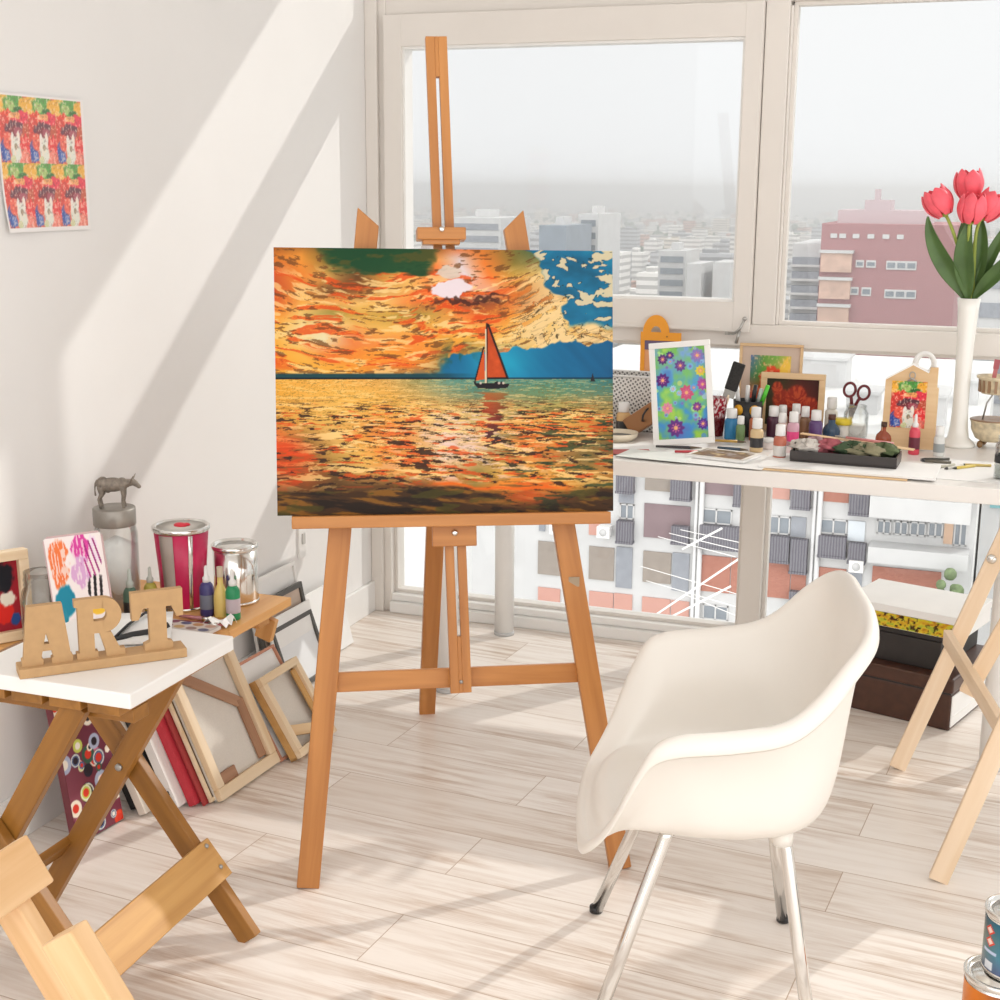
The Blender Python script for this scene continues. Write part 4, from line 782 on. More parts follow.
t = thing('shallow_dish', 'cream dish with dark blue inside at the left end of the desk', 'dish', (-1.075, 3.975, DZ)); MB().lathe([(.045, 0), (.058, .012), (.062, .024), (.058, .024), (.05, .010)], 28).build('dish_body', col_m('e6dac4'), t, local=True); MB().lathe([(.001, .012), (.050, .0125)], 24).build('paint_pool', col_m('4a5a70'), t, local=True)
t = thing('camera_case', 'black soft case behind the tilted brown box on the desk', 'case', (-.952, 4.19, DZ)); MB().box(-.045, .04, -.03, .03, 0, .10).build('case_body', dark_m, t, local=True, bevel=.012, seg=3); MB().tube([(-.03, 0, .098), (-.02, 0, .118), (.02, 0, .118), (.03, 0, .098)], .005).build('strap', dark_m, t, local=True)
Mx = Matrix.Translation((-1.045, 4.075, DZ+.003)) @ Matrix.Rotation(-.12, 4, 'Z') @ Matrix.Rotation(-.62, 4, 'Y')
t = thing('cardboard_box', 'small tilted brown cardboard box with a black handle left of the white flower frame', 'box', M=Mx); MB().box(0, .135, -.035, .035, 0, .055).build('box_body', col_m('a5744c', .7), t, local=True, bevel=.002); MB().tube([(.06, -.036, .018), (.062, -.05, .02), (.075, -.055, .032), (.09, -.05, .04), (.092, -.036, .042)], .003).build('handle', dark_m, t, local=True)
Mo = stand_m(-1.046, 4.366, DZ+.152, .02, 0)
t = thing('stencil_pack', 'orange stencil pack with a half-round protractor top hanging on the window rail', 'stencil pack', M=Mo)
orange = plain('orange_plastic', rgb('f0a030'), .35, var=.03)
MB().prism([(-.055, 0), (.055, 0), (.055, .125), (-.055, .108)], -.004, 0).build('pack_card', col_m('e8a878'), t, local=True); MB().prism([(-.066, .108), (.066, .108), (.066, .135), (-.066, .135)], 0, .004).box(-.066, -.052, 0, .108, 0, .003).build('pack_header', orange, t, local=True)
arc = [(-.043+.002+.043*math.cos(a), .132+.058*math.sin(a)) for a in [math.pi*k/16 for k in range(17)]]; arc2 = [(-.041+.017*math.cos(a), .132+.022*math.sin(a)) for a in [math.pi*(16-k)/16 for k in range(17)]]
MB().prism([(x+.025, y) for x, y in arc+arc2], 0, .005).build('protractor', orange, t, local=True); MB().box(-.052, .058, .078, .107, 0, .0035).build('print_band', col_m('6a5a78'), t, local=True)
MB().lathe([(.002, 0), (.002, .002)], 10, Matrix.Translation((.02, .122, .004))).build('hole', dark_m, t, local=True)
Mf = stand_m(-.862, 3.925, DZ+.010, .12, .20) @ Matrix.Rotation(.105, 4, 'Z')
t = framed('picture_frame', 'white picture frame with a blue and green flower print on the desk', Mf, .178, .300, .017, .016, white_m, flower_field, nx=90, ny=150); MB().box(-.012, .012, 0, .22, -.02, -.016, Matrix.Translation((0, .02, 0)) @ Matrix.Rotation(-.35, 4, 'X')).build('back_strut', white_m, t, local=True)
t = thing('glass_tumbler', 'red and white speckled tumbler holding a foam brush on the desk', 'tumbler', on(-.818, 4.165))
def tum(u, v):
    n = fbm(u*46, v*22, 90, 2); c = np.where((n > .5+.0*u)[..., None], np.array([.88,.8,.8]), np.array([.6,.14,.2])); d = sst(v, .45, .55); return mixc(c, (.33,.06,.08), d*.85)
def tumbler_p(P): pass
U_, V_ = np.meshgrid(np.linspace(0, 1, 81), np.linspace(0, 1, 31)); Rr = .022+.012*(1-V_); A_ = 2*math.pi*U_
paint_surface('tumbler_wall', np.stack([Rr*np.cos(A_), Rr*np.sin(A_), .118*(1-V_)], -1), tum(U_, V_), Matrix.Translation(on(-.818, 4.165)), t, 'label_paint', .25); MB().lathe([(.022, .0), (.022, .004)], 20).build('tumbler_base', col_m('5a1418'), t, local=True)
Mfb = Matrix.Translation((-.815, 4.165, DZ+.012)) @ Matrix.Rotation(.28, 4, 'Y')
t = thing('foam_brush', 'black foam brush standing in the speckled tumbler', 'brush', M=Mfb); MB().cyl((0, 0, 0), (0, 0, .12), .005).build('handle', pine_w, t, local=True); MB().box(-.019, .019, -.007, .007, .135, .222).build('foam_pad', plain('black_foam', (.03, .028, .027), .95, var=.3, scale=200), t, local=True, bevel=.003); MB().box(-.017, .017, -.004, .004, .112, .138).build('ferrule', steel_m, t, local=True)
t = thing('pen_holder', 'black pen holder with yellow spots behind the paint bottles', 'pen holder', on(-.728, 4.20)); MB().lathe([(.030, 0), (.040, .005), (.046, .11), (.043, .11), (.036, .01)], 24).build('holder_wall', dark_m, t, local=True)
for k in (-.5, .6): MB().lathe([(.016, 0), (.016, .002)], 20, Matrix.Rotation(k, 4, 'Z') @ Matrix.Translation((0, -.0445, .084)) @ Matrix.Rotation(math.pi/2, 4, 'X')).build('yellow_spot', col_m('f0b028'), t, local=True)
def marker(label, dx, dy, ax, ay, c, L=.12):
    M = Matrix.Translation((-.728+dx, 4.20+dy, DZ+.03)) @ Matrix.Rotation(ay, 4, 'Y') @ Matrix.Rotation(ax, 4, 'X'); t = thing('marker_pen', label, 'pen', M=M); MB().cyl((0, 0, 0), (0, 0, L), .0065).build('barrel', c, t, local=True); MB().cyl((0, 0, L*.62), (0, 0, L+.004), .0075, .006).build('cap', c, t, local=True)
marker('white marker pen, leftmost in the black pen holder', -.022, -.006, .05, -.10, cap_w); marker('white marker pen, second from the left in the black pen holder', -.006, .004, .02, .02, cap_w); marker('black marker pen leaning in the middle of the pen holder', .006, -.008, 0, .12, dark_m, .125); marker('pale grey marker pen beside the green one in the pen holder', .012, .004, 0, .22, col_m('c8d0c8'), .115); marker('bright green marker pen leaning right in the pen holder', .018, -.002, 0, .30, col_m('58c83a'), .13)
framed('picture_frame', 'tan frame with a wide mount around an orange poppy picture', stand_m(-.690, 4.335, DZ+.005, .04, .07), .196, .262, .009, .014, tan_w, poppy, mat_w=.027, matm=col_m('cbb5a4', .7), nx=60, ny=80)
framed('picture_frame', 'light wooden frame with a dark red rose picture standing before the poppy picture', stand_m(-.612, 4.295, DZ+.005, .05, .10), .196, .180, .019, .016, tan_w, roses, nx=60, ny=60)
PB = [('bright blue paint bottle with white cap right of the speckled tumbler', -.762, 4.12, .100, .0215, '2f7fb0'), ('slim green paint bottle beside the blue one', -.726, 4.075, .085, .014, '6f8a5a'),
      ('orange paint bottle with white cap behind the tan bottle', -.690, 4.125, .108, .020, 'c9704a'), ('cream paint bottle with a dark label in front of the orange one', -.655, 3.945, .104, .0195, 'd9bd90'), ('dark purple paint bottle with white cap behind the orange one', -.645, 4.17, .108, .020, '4a2338'),
      ('short white-capped pale pink bottle right of the dark purple one', -.606, 4.09, .10, .016, 'e0c8c0'), ('red-orange small paint bottle with white cap at the front of the bottle group', -.572, 3.835, .108, .0185, 'b8664e'), ('clear pink paint bottle with a bright pink band', -.572, 4.08, .108, .018, 'd8a8b8'),
      ('brown paint bottle with white cap before the rose picture', -.553, 4.185, .110, .0165, '8a6448'), ('bright purple paint bottle with white cap at the right of the bottle group', -.516, 4.15, .106, .0205, '5f4276'), ('pale bottle with cream cap, hindmost before the rose picture', -.628, 4.235, .102, .017, 'd0b8a0'), ('beige bottle with white cap behind the pink-banded one', -.588, 4.24, .108, .017, 'c8b0a8')]
for l, x, y, h, r, c in PB:
    bottle('paint_bottle', l, x, y, DZ, h*.93, r*.97, col_m(c), col_m('c9704a') if 'orange paint bottle' in l and False else cap_w, lab=lab_k if 'dark label' in l else (lab_w if 'red-orange' in l else (col_m('e84a88') if 'pink band' in l else None)))
for l, x, y, c, r in (('tiny white paint pot left of the red-orange bottle', -.630, 4.00, 'e8dcd8', .017), ('tiny pink paint pot right of the red-orange bottle', -.545, 3.99, 'e0b8a8', .018)):
    t = thing('paint_pot', l, 'paint pot', on(x, y)); MB().lathe([(r*.95, 0), (r, .002), (r, .022)], 18).build('pot_body', col_m(c), t, local=True); MB().lathe([(r*1.06, .021), (r*1.06, .030), (r*.95, .032)], 18).build('lid', cap_w, t, local=True)
# papers and books
def sheet(name, label, x, y, w, d, rz, z, m=paper_m, th=.0012, fn=None, cat='paper', parts=False):
    M = Matrix.Translation((x, y, DZ+z)) @ Matrix.Rotation(rz, 4, 'Z'); t = thing(name, label, cat, M=M); MB().box(-w/2, w/2, -d/2, d/2, 0, th).build('pages' if th > .004 else 'sheet', m, t, local=True, bevel=.0004)
    if fn: paint('cover_print', fn, w*.99, d*.99, 50, 36, M @ Matrix.Translation((0, 0, th+.0006)), t)
    return t
sheet('paper_sheet', 'white paper sheets lying flat at the left front of the desk', -1.02, 3.80, .30, .22, .25, .0005); sheet('paper_sheet', 'white sheet lying askew under the white flower frame', -.90, 3.83, .24, .19, -.2, .002)
sheet('paper_sheet', 'large white sheet under the magazine at the front of the desk', -.74, 3.78, .32, .21, -.10, .0036); sheet('paper_sheet', 'reddish printed sheet below the white flower frame', -.985, 3.775, .12, .07, .4, .005, m=col_m('b85a58', .6))
sheet('paper_sheet', 'pale green edged sheet at the desk front below the flower frame', -.90, 3.745, .20, .12, -.12, .0052, m=col_m('e8ebe6', .6))
sheet('magazine', 'open magazine with a brown photo lying left of the red-orange bottle', -.722, 3.80, .175, .125, -.22, .006, th=.007, fn=magazine, cat='magazine')
sheet('notebook', 'thin wooden board under the black tray', -.415, 3.775, .40, .20, -.015, .0005, m=tan_w, th=.004, cat='board'); sheet('sketch_pad', 'white sketch pad lying open beside the black tray', -.375, 3.79, .46, .21, -.02, .005, th=.005, cat='sketch pad')
sheet('drawing_board', 'small cream board under the red-orange bottle', -.60, 3.80, .13, .15, .05, .0005, m=col_m('e0cdb4', .6), th=.004, cat='board')
for l, p, q, c in (('thin black brush lying before the white flower frame', (-.93, 3.86), (-.80, 3.885), '3a3638'), ('red-tipped pale brush lying left of the open magazine', (-.86, 3.80), (-.78, 3.83), 'c84048'), ('ochre brush lying below the speckled tumbler', (-.80, 4.02), (-.70, 4.03), 'c0984a'), ('dark blue pencil lying behind the open magazine', (-.76, 3.91), (-.67, 3.90), '3a4a5a')):
    t = thing('paint_brush', l, 'brush', (p[0], p[1], DZ+.012)); P, Q = Vector(p+(DZ+.0105,)), Vector(q+(DZ+.0105,)); MB().cyl(P, P.lerp(Q, .75), .0035, .0045, 10).build('handle', col_m(c), t); MB().cyl(P.lerp(Q, .75), Q, .0045, .0012, 10).build('bristles', col_m('6a5a48'), t)
# black tray full of rags, with a ruler lying across
t = thing('black_tray', 'black rectangular tray full of paint rags on the white sketch pad', 'tray', M=Matrix.Translation((-.392, 3.835, DZ+.0105)) @ Matrix.Rotation(-.03, 4, 'Z'))
b = MB(); b.box(-.142, .142, -.06, .06, 0, .004).box(-.142, .142, -.06, -.055, .004, .030).box(-.142, .142, .055, .06, .004, .030).box(-.142, -.137, -.055, .055, .004, .030).box(.137, .142, -.055, .055, .004, .030); b.build('tray_body', plain('tray_black', (.035, .028, .026), .3, var=.1), t, local=True, bevel=.002)
rr = random.Random(3)
for k, (l, x, y, c, s) in enumerate((('crumpled white rag at the left of the black tray', -.105, -.01, 'cfc8c0', .036), ('crumpled rose-pink rag in the black tray', -.05, .015, 'b06068', .040), ('crumpled mauve rag at the back of the black tray', -.085, .035, 'a8888c', .032), ('crumpled dark green rag in the middle of the black tray', .02, .0, '3f5238', .044), ('crumpled olive rag with pale patches in the black tray', .055, -.012, '8a8468', .040), ('crumpled moss green rag at the right of the black tray', .10, .012, '5a6644', .036))):
    Mr = Matrix.Translation((-.392+x, 3.835+y, DZ+.040)); rows_ = []
    for i in range(15):
        th = math.pi*i/14; row = []
        for j in range(28):
            a = 2*math.pi*j/28; f = 1+.22*math.sin(a*3+k)+.18*math.sin(a*5+i*.9+k*2)+.14*math.sin(a*8-i*1.7); row.append((s*f*math.sin(th)*math.cos(a)*1.15, s*.75*f*math.sin(th)*math.sin(a), -.016*math.cos(th)*(1+.5*math.sin(a*4+i)) + .006))
        rows_.append(row)
    tag(MB().grid(rows_, True, True).build('paint_rag', plain('rag_'+c, rgb(c), .9, var=.25, scale=40), None, M=Mr), l, 'rag')
t = thing('flat_ruler', 'thin pale wooden ruler lying across the rags in the tray', 'ruler', (-.36, 3.87, DZ+.06)); plank('ruler_strip', (-.525, 3.905, DZ+.068), (-.215, 3.865, DZ+.050), .024, .0025, tan_w, t, bevel=.0004)
t = thing('paint_brush', 'pink-handled brush lying on the wooden ruler', 'brush', (-.33, 3.88, DZ+.06)); MB().cyl((-.40, 3.888, DZ+.068), (-.27, 3.872, DZ+.061), .0035, .0045, 10).build('handle', col_m('d88a88'), t); MB().cyl((-.43, 3.892, DZ+.0695), (-.40, 3.888, DZ+.068), .002, .0035, 10).build('ferrule', steel_m, t)
bottle('ink_bottle', 'dark blue squat ink bottle with a brown stopper behind the tray', -.478, 4.22, DZ, .078, .026, col_m('3a5068', .15), col_m('5a3428'), 'ink'); bottle('ink_bottle', 'reddish brown squat ink bottle left of the house-shaped board', -.318, 4.145, DZ, .078, .024, col_m('9a4a30', .15), col_m('4a2c20'), 'ink')
t = thing('paint_pot', 'yellow-lidded pot with a white jar cap behind the ruler', 'paint pot', on(-.452, 4.27)); MB().lathe([(.022, 0), (.024, .003), (.024, .045)], 20).build('pot_body', col_m('e6e2da'), t, local=True); MB().lathe([(.027, .042), (.030, .050), (.025, .060)], 20).build('lid', col_m('ecd23a'), t, local=True)
bottle('glue_bottle', 'translucent white glue bottle with white cap behind the yellow pot', -.492, 4.32, DZ, .115, .020, col_m('e0dcd4'), cap_w)
t = thing('glass_jar', 'clear glass jar holding scissors behind the tray', 'jar', on(-.415, 4.29)); MB().lathe([(.034, .001), (.037, .004), (.037, .075), (.030, .088), (.031, .10), (.0285, .10), (.0275, .088), (.0345, .074), (.0345, .006)], 24).build('jar_glass', jar_m, t, local=True); MB().lathe([(.001, .008), (.033, .008), (.033, .04), (.001, .042)], 20).build('white_beads', paper_m, t, local=True)
Ms = Matrix.Translation((-.432, 4.285, DZ+.052)) @ Matrix.Rotation(.16, 4, 'Y')
t = thing('scissors', 'scissors with dark red loop handles standing in the glass jar', 'scissors', M=Ms)
for s in (-1, 1):
    q = MB().prism([(-.005, 0), (.005, 0), (.007, .055), (-.007, .055)], -.001, .001, Matrix.Translation((0, s*.0012, 0)) @ Matrix.Rotation(s*.12, 4, 'Y') @ Matrix.Rotation(math.pi/2, 4, 'X')); q.build('blade', tin_m, t, local=True)
    MB().tube([(s*.021+.017*math.cos(a), 0, .092+.021*math.sin(a)) for a in [2*math.pi*k/18 for k in range(18)]], .0042, 8, True).tube([(s*.006, 0, .05), (s*.010, 0, .065), (s*.014, 0, .074)], .005).build('handle_loop', col_m('6a1c24'), t, local=True)
# house-shaped clip board
Mh = stand_m(-.250, 4.135, DZ+.004, .02, .06)
t = thing('house_board', 'wooden house-shaped board with a colourful clipped picture on the desk', 'board', M=Mh)
MB().prism([(-.075, 0), (.075, 0), (.075, .178), (.070, .182), (.070, .238), (.048, .238), (.046, .222), (.0, .243), (-.074, .198)], -.018, 0).build('board', tan_w, t, local=True, bevel=.001)
MB().prism([(.0, .247), (.046, .226), (.044, .221), (0, .242)], -.019, .001).prism([(-.0, .247), (-.076, .201), (-.074, .197), (0, .242)], -.019, .001).build('roof_edge', white_m, t, local=True)
paint('clipped_picture', floral, .098, .135, 60, 80, Mh @ Matrix.Translation((-.006, .128, .001)), t); MB().tube([(-.012, .196, .003), (0, .204, .004), (.012, .196, .003)], .003).tube([(0+.008*math.cos(a), .213+.010*math.sin(a), .003) for a in [2*math.pi*k/12 for k in range(12)]], .0015, 6, True).build('bulldog_clip', steel_m, t, local=True)
t = thing('tape_ring', 'white translucent ring standing behind the house-shaped board', 'tape roll', on(-.222, 4.205)); MB().tube([(.026*math.cos(a), 0, .244+.030*math.sin(a)) for a in [2*math.pi*k/24 for k in range(24)]], .006, 10, True, flat=1.6).build('ring', cap_w, t, local=True); MB().box(-.006, .006, -.006, .006, 0, .216).box(-.03, .03, -.012, .012, 0, .004).build('ring_stand', white_m, t, local=True)
bottle('glitter_tube', 'pink dropper bottle with white tip before the house-shaped board', -.228, 4.075, DZ, .116, .0155, col_m('d8485a'), cap_w, 'dropper', lab=col_m('6a2838')); bottle('paint_tube', 'small grey-labelled white bottle right of the house-shaped board', -.160, 4.075, DZ, .085, .0155, col_m('dcdcd8'), cap_w, lab=col_m('9aa0a0'))
for l, x, y, rz, c in (('black-tipped pen lying nearest the white bottle foot on the desk', -.155, 3.995, .4, '4a4840'), ('dark pencil stub lying behind the pale pencils', -.150, 3.955, .1, '6a6458'), ('pale white pencil lying flat between the dark and yellow ones', -.105, 3.90, 1.0, 'dcd8d0'), ('yellow pencil lying slanted on the white sheet', -.078, 3.91, .85, 'e0c868'), ('short yellow pencil with dark band nearest the bowl stand', -.045, 3.945, .25, 'c8b068'), ('pale brush lying slanted left of the yellow pencil', -.128, 3.905, .95, 'c8c4b4')):
    t = thing('pencil', l, 'pencil', M=Matrix.Translation((x, y, DZ+.0055)) @ Matrix.Rotation(rz, 4, 'Z')); MB().cyl((-.04, 0, 0), (.03, 0, 0), .004, n=8).build('barrel', col_m(c), t, local=True); MB().cyl((-.052, 0, 0), (-.04, 0, 0), .001, .004, 8).build('tip', dark_m, t, local=True)
sheet('paper_sheet', 'white sheet under the scattered pencils at the right of the desk', -.02, 3.88, .30, .30, -.05, .0004)
# vase and tulips
VX, VY = -.116, 4.262
milk = plain('milk_glass', (.86, .84, .79), .12, var=.01, spec=.6)
t = thing('bud_vase', 'tall slender white glass vase holding red tulips on the desk', 'vase', on(VX, VY))
MB().lathe([(.001, .0), (.048, .0), (.050, .006), (.045, .014), (.031, .026), (.025, .06), (.0225, .12), (.0225, .20), (.0245, .30), (.029, .40), (.0325, .434), (.0295, .434), (.026, .40), (.020, .30), (.018, .12), (.001, .10)], 32).build('vase_glass', milk, t, local=True)
tul_m = plain('tulip_red', rgb('f2606e'), .45, var=.12, scale=30); stem_m = plain('tulip_stem', rgb('9aa84a'), .5, var=.08); leaf_m = plain('tulip_leaf', rgb('4d6a36'), .45, var=.22, scale=12)
def petal(c, Hh, r0, a0, w, open_, lean=0):
    rows_ = []
    for i in range(11):
        s = i/10; rr_ = r0*(math.sin(math.pi*min(1, .14+.56*s))*(1-.32*s*(1-open_))+open_*.4*s*s); hw = w*math.sin(math.pi*(.10+.66*s))**.6*(1 if s < .70 else max(.04, 1-((s-.70)/.30)**2.4)**.6); row = []
        for j in range(7):
            tt = (j/3-1); a = a0+tt*hw; k = rr_*(1+.05*(1-tt*tt)); row.append((k*math.cos(a), k*math.sin(a), Hh*s*(1-.03*tt*tt)))
        rows_.append(row)
    return rows_
def tulip(label, head, tilt, az, base_xy, Hh=.088, r0=.044, open_=.1, rz=0):
    t = thing('tulip', label, 'tulip', (VX+base_xy[0], VY+base_xy[1], DZ+.38), group='red tulips in the white vase')
    h = Vector(head); b0 = Vector((VX+base_xy[0], VY+base_xy[1], DZ+.38)); ax = Vector((math.sin(tilt)*math.cos(az), math.sin(tilt)*math.sin(az), math.cos(tilt)))
    m1 = Vector((VX+base_xy[0]*1.6, VY+base_xy[1]*1.6, DZ+.52)); m2 = h-ax*.05
    def bz(u): 
        a, b, c, d = b0, m1, m2, h; v = 1-u; return v**3*a+3*v*v*u*b+3*v*u*u*c+u**3*d
    MB().tube([bz(k/12) for k in range(13)], .0048, 8).build('stem', stem_m, t)
    M = Matrix.Translation(h-ax*.002) @ ax.to_track_quat('Z', 'Y').to_matrix().to_4x4() @ Matrix.Rotation(rz, 4, 'Z')
    for k in range(6):
        q = MB().grid(petal(None, Hh*(1 if k % 2 else .94), r0*(1.0 if k % 2 else 1.09), k*math.pi/3, .64, open_ if k % 2 else open_*1.6), True)
        for v in q.bm.verts: v.co = M @ v.co
        q.build('petal', tul_m, t, solid=.0018, sub=1)
    MB().ball((0, 0, .004), .012, .012, .007, 10, 6, M).build('flower_base', stem_m, t)
    return t
tulip('red tulip leaning left, leftmost bloom in the white vase', (-.196, 4.215, 1.434), .55, math.pi*.97, (-.007, -.003), rz=.4, open_=.12)
tulip('red tulip standing highest at the back of the bunch', (-.138, 4.285, 1.478), .10, 2.6, (-.002, .009), rz=.9, Hh=.088, open_=.12)
tulip('red tulip at the centre front of the bunch', (-.129, 4.20, 1.412), .10, -.4, (.003, -.008), rz=.2, open_=.04)
tulip('red tulip leaning right, at the right edge of the bunch', (-.101, 4.25, 1.424), .50, .25, (.009, .003), rz=.6, open_=.12)
def leaf(label, pts, w, nrm):
    P = [Vector(p) for p in pts]; n = 16; rows_ = []; m = len(P)-1
    for i in range(n+1):
        u = i/n; v = 1-u; p = v**3*P[0]+3*v*v*u*P[1]+3*v*u*u*P[2]+u**3*P[3]; d = (3*v*v*(P[1]-P[0])+6*v*u*(P[2]-P[1])+3*u*u*(P[3]-P[2])).normalized(); s = d.cross(Vector(nrm)).normalized(); k = s.cross(d)
        hw = w*(.10+.90*math.sin(math.pi*u)**1.3) if u < .5 else w*max(.01, (math.sin(math.pi*(u*.98)))**.8*1.0); rows_.append([p+s*hw*t_+k*(abs(t_)**1.5)*hw*.45 for t_ in (-1, -.6, -.2, 0, .2, .6, 1)])
    tag(MB().grid(rows_, True).build('tulip_leaf', leaf_m, None, solid=.0016, sub=1), label, 'leaf')
B0 = (VX, VY-.005, DZ+.34); F_ = (-.3, -1, .1)
leaf('long dark green tulip leaf bending furthest left', ((VX-.006, VY-.006, DZ+.415), (VX-.028, VY-.018, DZ+.49), (VX-.115, VY-.05, DZ+.56), (VX-.128, VY-.05, DZ+.665)), .027, F_); leaf('broad upright tulip leaf in the middle of the bunch', ((VX+.000, VY-.012, DZ+.415), (VX-.006, VY-.024, DZ+.49), (VX-.035, VY-.06, DZ+.56), (VX-.010, VY-.05, DZ+.665)), .030, F_)
leaf('upright dark tulip leaf behind the broad middle leaf', ((VX+.004, VY+.002, DZ+.415), (VX+.012, VY, DZ+.48), (VX+.035, VY-.01, DZ+.58), (VX+.012, VY, DZ+.67)), .026, F_); leaf('short tulip leaf rising behind the leftmost stem', ((VX-.006, VY+.008, DZ+.415), (VX-.014, VY+.01, DZ+.5), (VX-.05, VY+.01, DZ+.6), (VX-.004, VY+.01, DZ+.715)), .021, F_)
leaf('narrow tulip leaf arching to the upper right', ((VX+.008, VY+.002, DZ+.415), (VX+.018, VY+.0, DZ+.48), (VX+.06, VY-.01, DZ+.58), (VX+.105, VY-.02, DZ+.675)), .019, F_); leaf('long tulip leaf bending furthest right out of the vase', ((VX+.008, VY-.008, DZ+.415), (VX+.022, VY-.016, DZ+.475), (VX+.10, VY-.05, DZ+.52), (VX+.155, VY-.06, DZ+.62)), .023, F_)
# ornate bowl stand at the right edge
t = thing('tiered_stand', 'ornate two-tier cream stand at the right edge of the desk', 'stand', on(-.022, 4.275)); om = plain('antique_cream', rgb('d3c4a6'), .5, var=.22, scale=60, bump=.5); bm_ = col_m('9a7a5c')
MB().lathe([(.034, .020), (.048, .028), (.060, .052), (.062, .075), (.066, .080), (.062, .083), (.055, .074), (.040, .035), (.001, .03)], 32).build('lower_bowl', om, t, local=True); MB().lathe([(.063, .080), (.066, .083), (.060, .085), (.001, .078)], 32).build('bowl_fill', bm_, t, local=True)
for k in range(4): MB().ball((.038*math.cos(k*1.57+.6), .038*math.sin(k*1.57+.6), .011), .009, .009, .011).build('foot', col_m('8a6a44'), t, local=True)
for s in (-1, 1): MB().tube([(s*.030, 0, .080), (s*.022, 0, .13), (s*.008, 0, .155), (s*.004, 0, .165)], .0025, 8).build('upright', steel_m, t, local=True)
MB().lathe([(.040, .160), (.044, .164), (.048, .200), (.056, .206), (.056, .211), (.050, .211), (.044, .202), (.001, .17)], 32).build('upper_cup', om, t, local=True)
for k in range(16): MB().box(.0455, .0495, -.004, .004, .165, .200, Matrix.Rotation(k*math.pi/8, 4, 'Z')).build('cup_rib', bm_, t, local=True)
t = thing('clothes_peg', 'pink peg standing in the upper cup of the cream stand', 'peg', (-.030, 4.265, DZ+.205)); MB().box(-.006, .006, -.004, .004, -.02, .055, Matrix.Rotation(.1, 4, 'Y')).build('peg_wood', col_m('b8686a'), t, local=True); MB().box(-.008, .008, -.005, .005, .028, .055, Matrix.Rotation(.1, 4, 'Y')).build('peg_head', col_m('a85058'), t, local=True)
t = thing('glass_jar', 'glass jar with a black label at the right edge of the desk front', 'jar', on(.026, 3.80)); MB().lathe([(.030, .001), (.034, .004), (.034, .09), (.028, .10), (.029, .115), (.0265, .115), (.0255, .10), (.0315, .088), (.0315, .006)], 24).build('jar_glass', jar_m, t, local=True); MB().lathe([(.0345, .045), (.0347, .046), (.0347, .064), (.0345, .065)], 24, closed=True).build('label_band', dark_m, t, local=True); MB().lathe([(.001, .006), (.031, .006), (.031, .035), (.001, .035)], 20).build('green_liquid', col_m('c9d4cc'), t, local=True)
# ------------------------------------------------------------------ folding table with the white board and the ART sign
ft = thing('folding_table', 'small slatted wooden folding table with crossed legs at the left', 'table', (-1.58, 2.03, 0))
for k in range(5): plank('slat', (-1.687+k*.078, 1.835, .642), (-1.687+k*.078, 2.165, .642), .064, .020, table_w, ft)
for y, x in ((1.90, -1.345), (2.12, -1.42)): plank('batten', (-1.715, y, .617), (x, y, .617), .045, .026, table_w, ft)
def xleg(p, q, y, dy): plank('leg', (p[0], y+dy, p[1]), (q[0], y+dy, q[1]), .046, .022, table_w, ft, up=(0, 1, 0))
xleg((-1.835, .006), (-1.442, .635), 2.210, 0); xleg((-1.347, .006), (-1.800, .600), 2.234, 0)
xleg((-1.835, .006), (-1.442, .635), 1.858, 0); xleg((-1.335, .006), (-1.790, .590), 1.833, 0)
legn = Vector((.787, 0, .617))
plank('stretcher', Vector((-1.459, 2.255, .140))+legn*.034, Vector((-1.445, 1.815, .140))+legn*.034, .088, .020, tan_w if False else wood('light_stretcher', rgb('d9a865'), rgb('b07c3e'), .4), ft, up=legn)
plank('stretcher', (-1.768, 2.24, .150), (-1.768, 1.84, .150), .05, .018, table_w, ft, up=(-.75, 0, .62))
for y, z in ((2.238, .165), (2.238, .125)): MB().ball((-1.459+.045*.787-(z-.140)*.785, 2.235, z+.045*.617), .005).build('screw', steel_m, ft)
MB().lathe([(.008, 0), (.008, .004), (.004, .006)], 12, Matrix.Translation((-1.617, 2.199, .352)) @ Matrix.Rotation(math.pi/2, 4, 'X')).build('pivot_bolt', steel_m, ft)
t = thing('white_board', 'thick white board lying on the folding table under the ART sign', 'board', (-1.484, 1.99, .6525)); MB().box(-1.655, -1.313, 1.825, 2.155, .6525, .680).build('board', white_m, t, bevel=.003)
AX = Vector((.200, .205, 0)).normalized(); A_M = Matrix(((AX.x, 0, AX.y, -1.530), (AX.y, 0, -AX.x, 1.828), (0, 1, 0, .6805), (0, 0, 0, 1)))
sg = thing('art_sign', 'raw fibreboard letters spelling ART on a base, standing on the white board', 'sign', M=A_M)
MB().box(-.006, .279, 0, .017, -.036, .012).build('base', mdf_m, sg, local=True, bevel=.0015)
def letter(nm, pieces, x, s=1.0):
    b = MB()
    for P in pieces: b.prism([(x+a*s, .0165+c) for a, c in P], -.017, -.002)
    b.build(nm, mdf_m, sg, local=True)
LA = [[(-.003, 0), (.032, 0), (.032, .010), (.029, .012), (.039, .056), (.039, .105), (.010, .105), (.000, .014), (-.003, .012)], [(.081, 0), (.046, 0), (.046, .010), (.049, .012), (.039, .056), (.039, .105), (.068, .105), (.078, .014), (.081, .012)], [(.031, .024), (.047, .024), (.044, .036), (.034, .036)]]
arc_ = lambda cx, cy, rx, ry, a0, a1, n=12: [(cx+rx*math.cos(a0+(a1-a0)*k/n), cy+ry*math.sin(a0+(a1-a0)*k/n)) for k in range(n+1)]
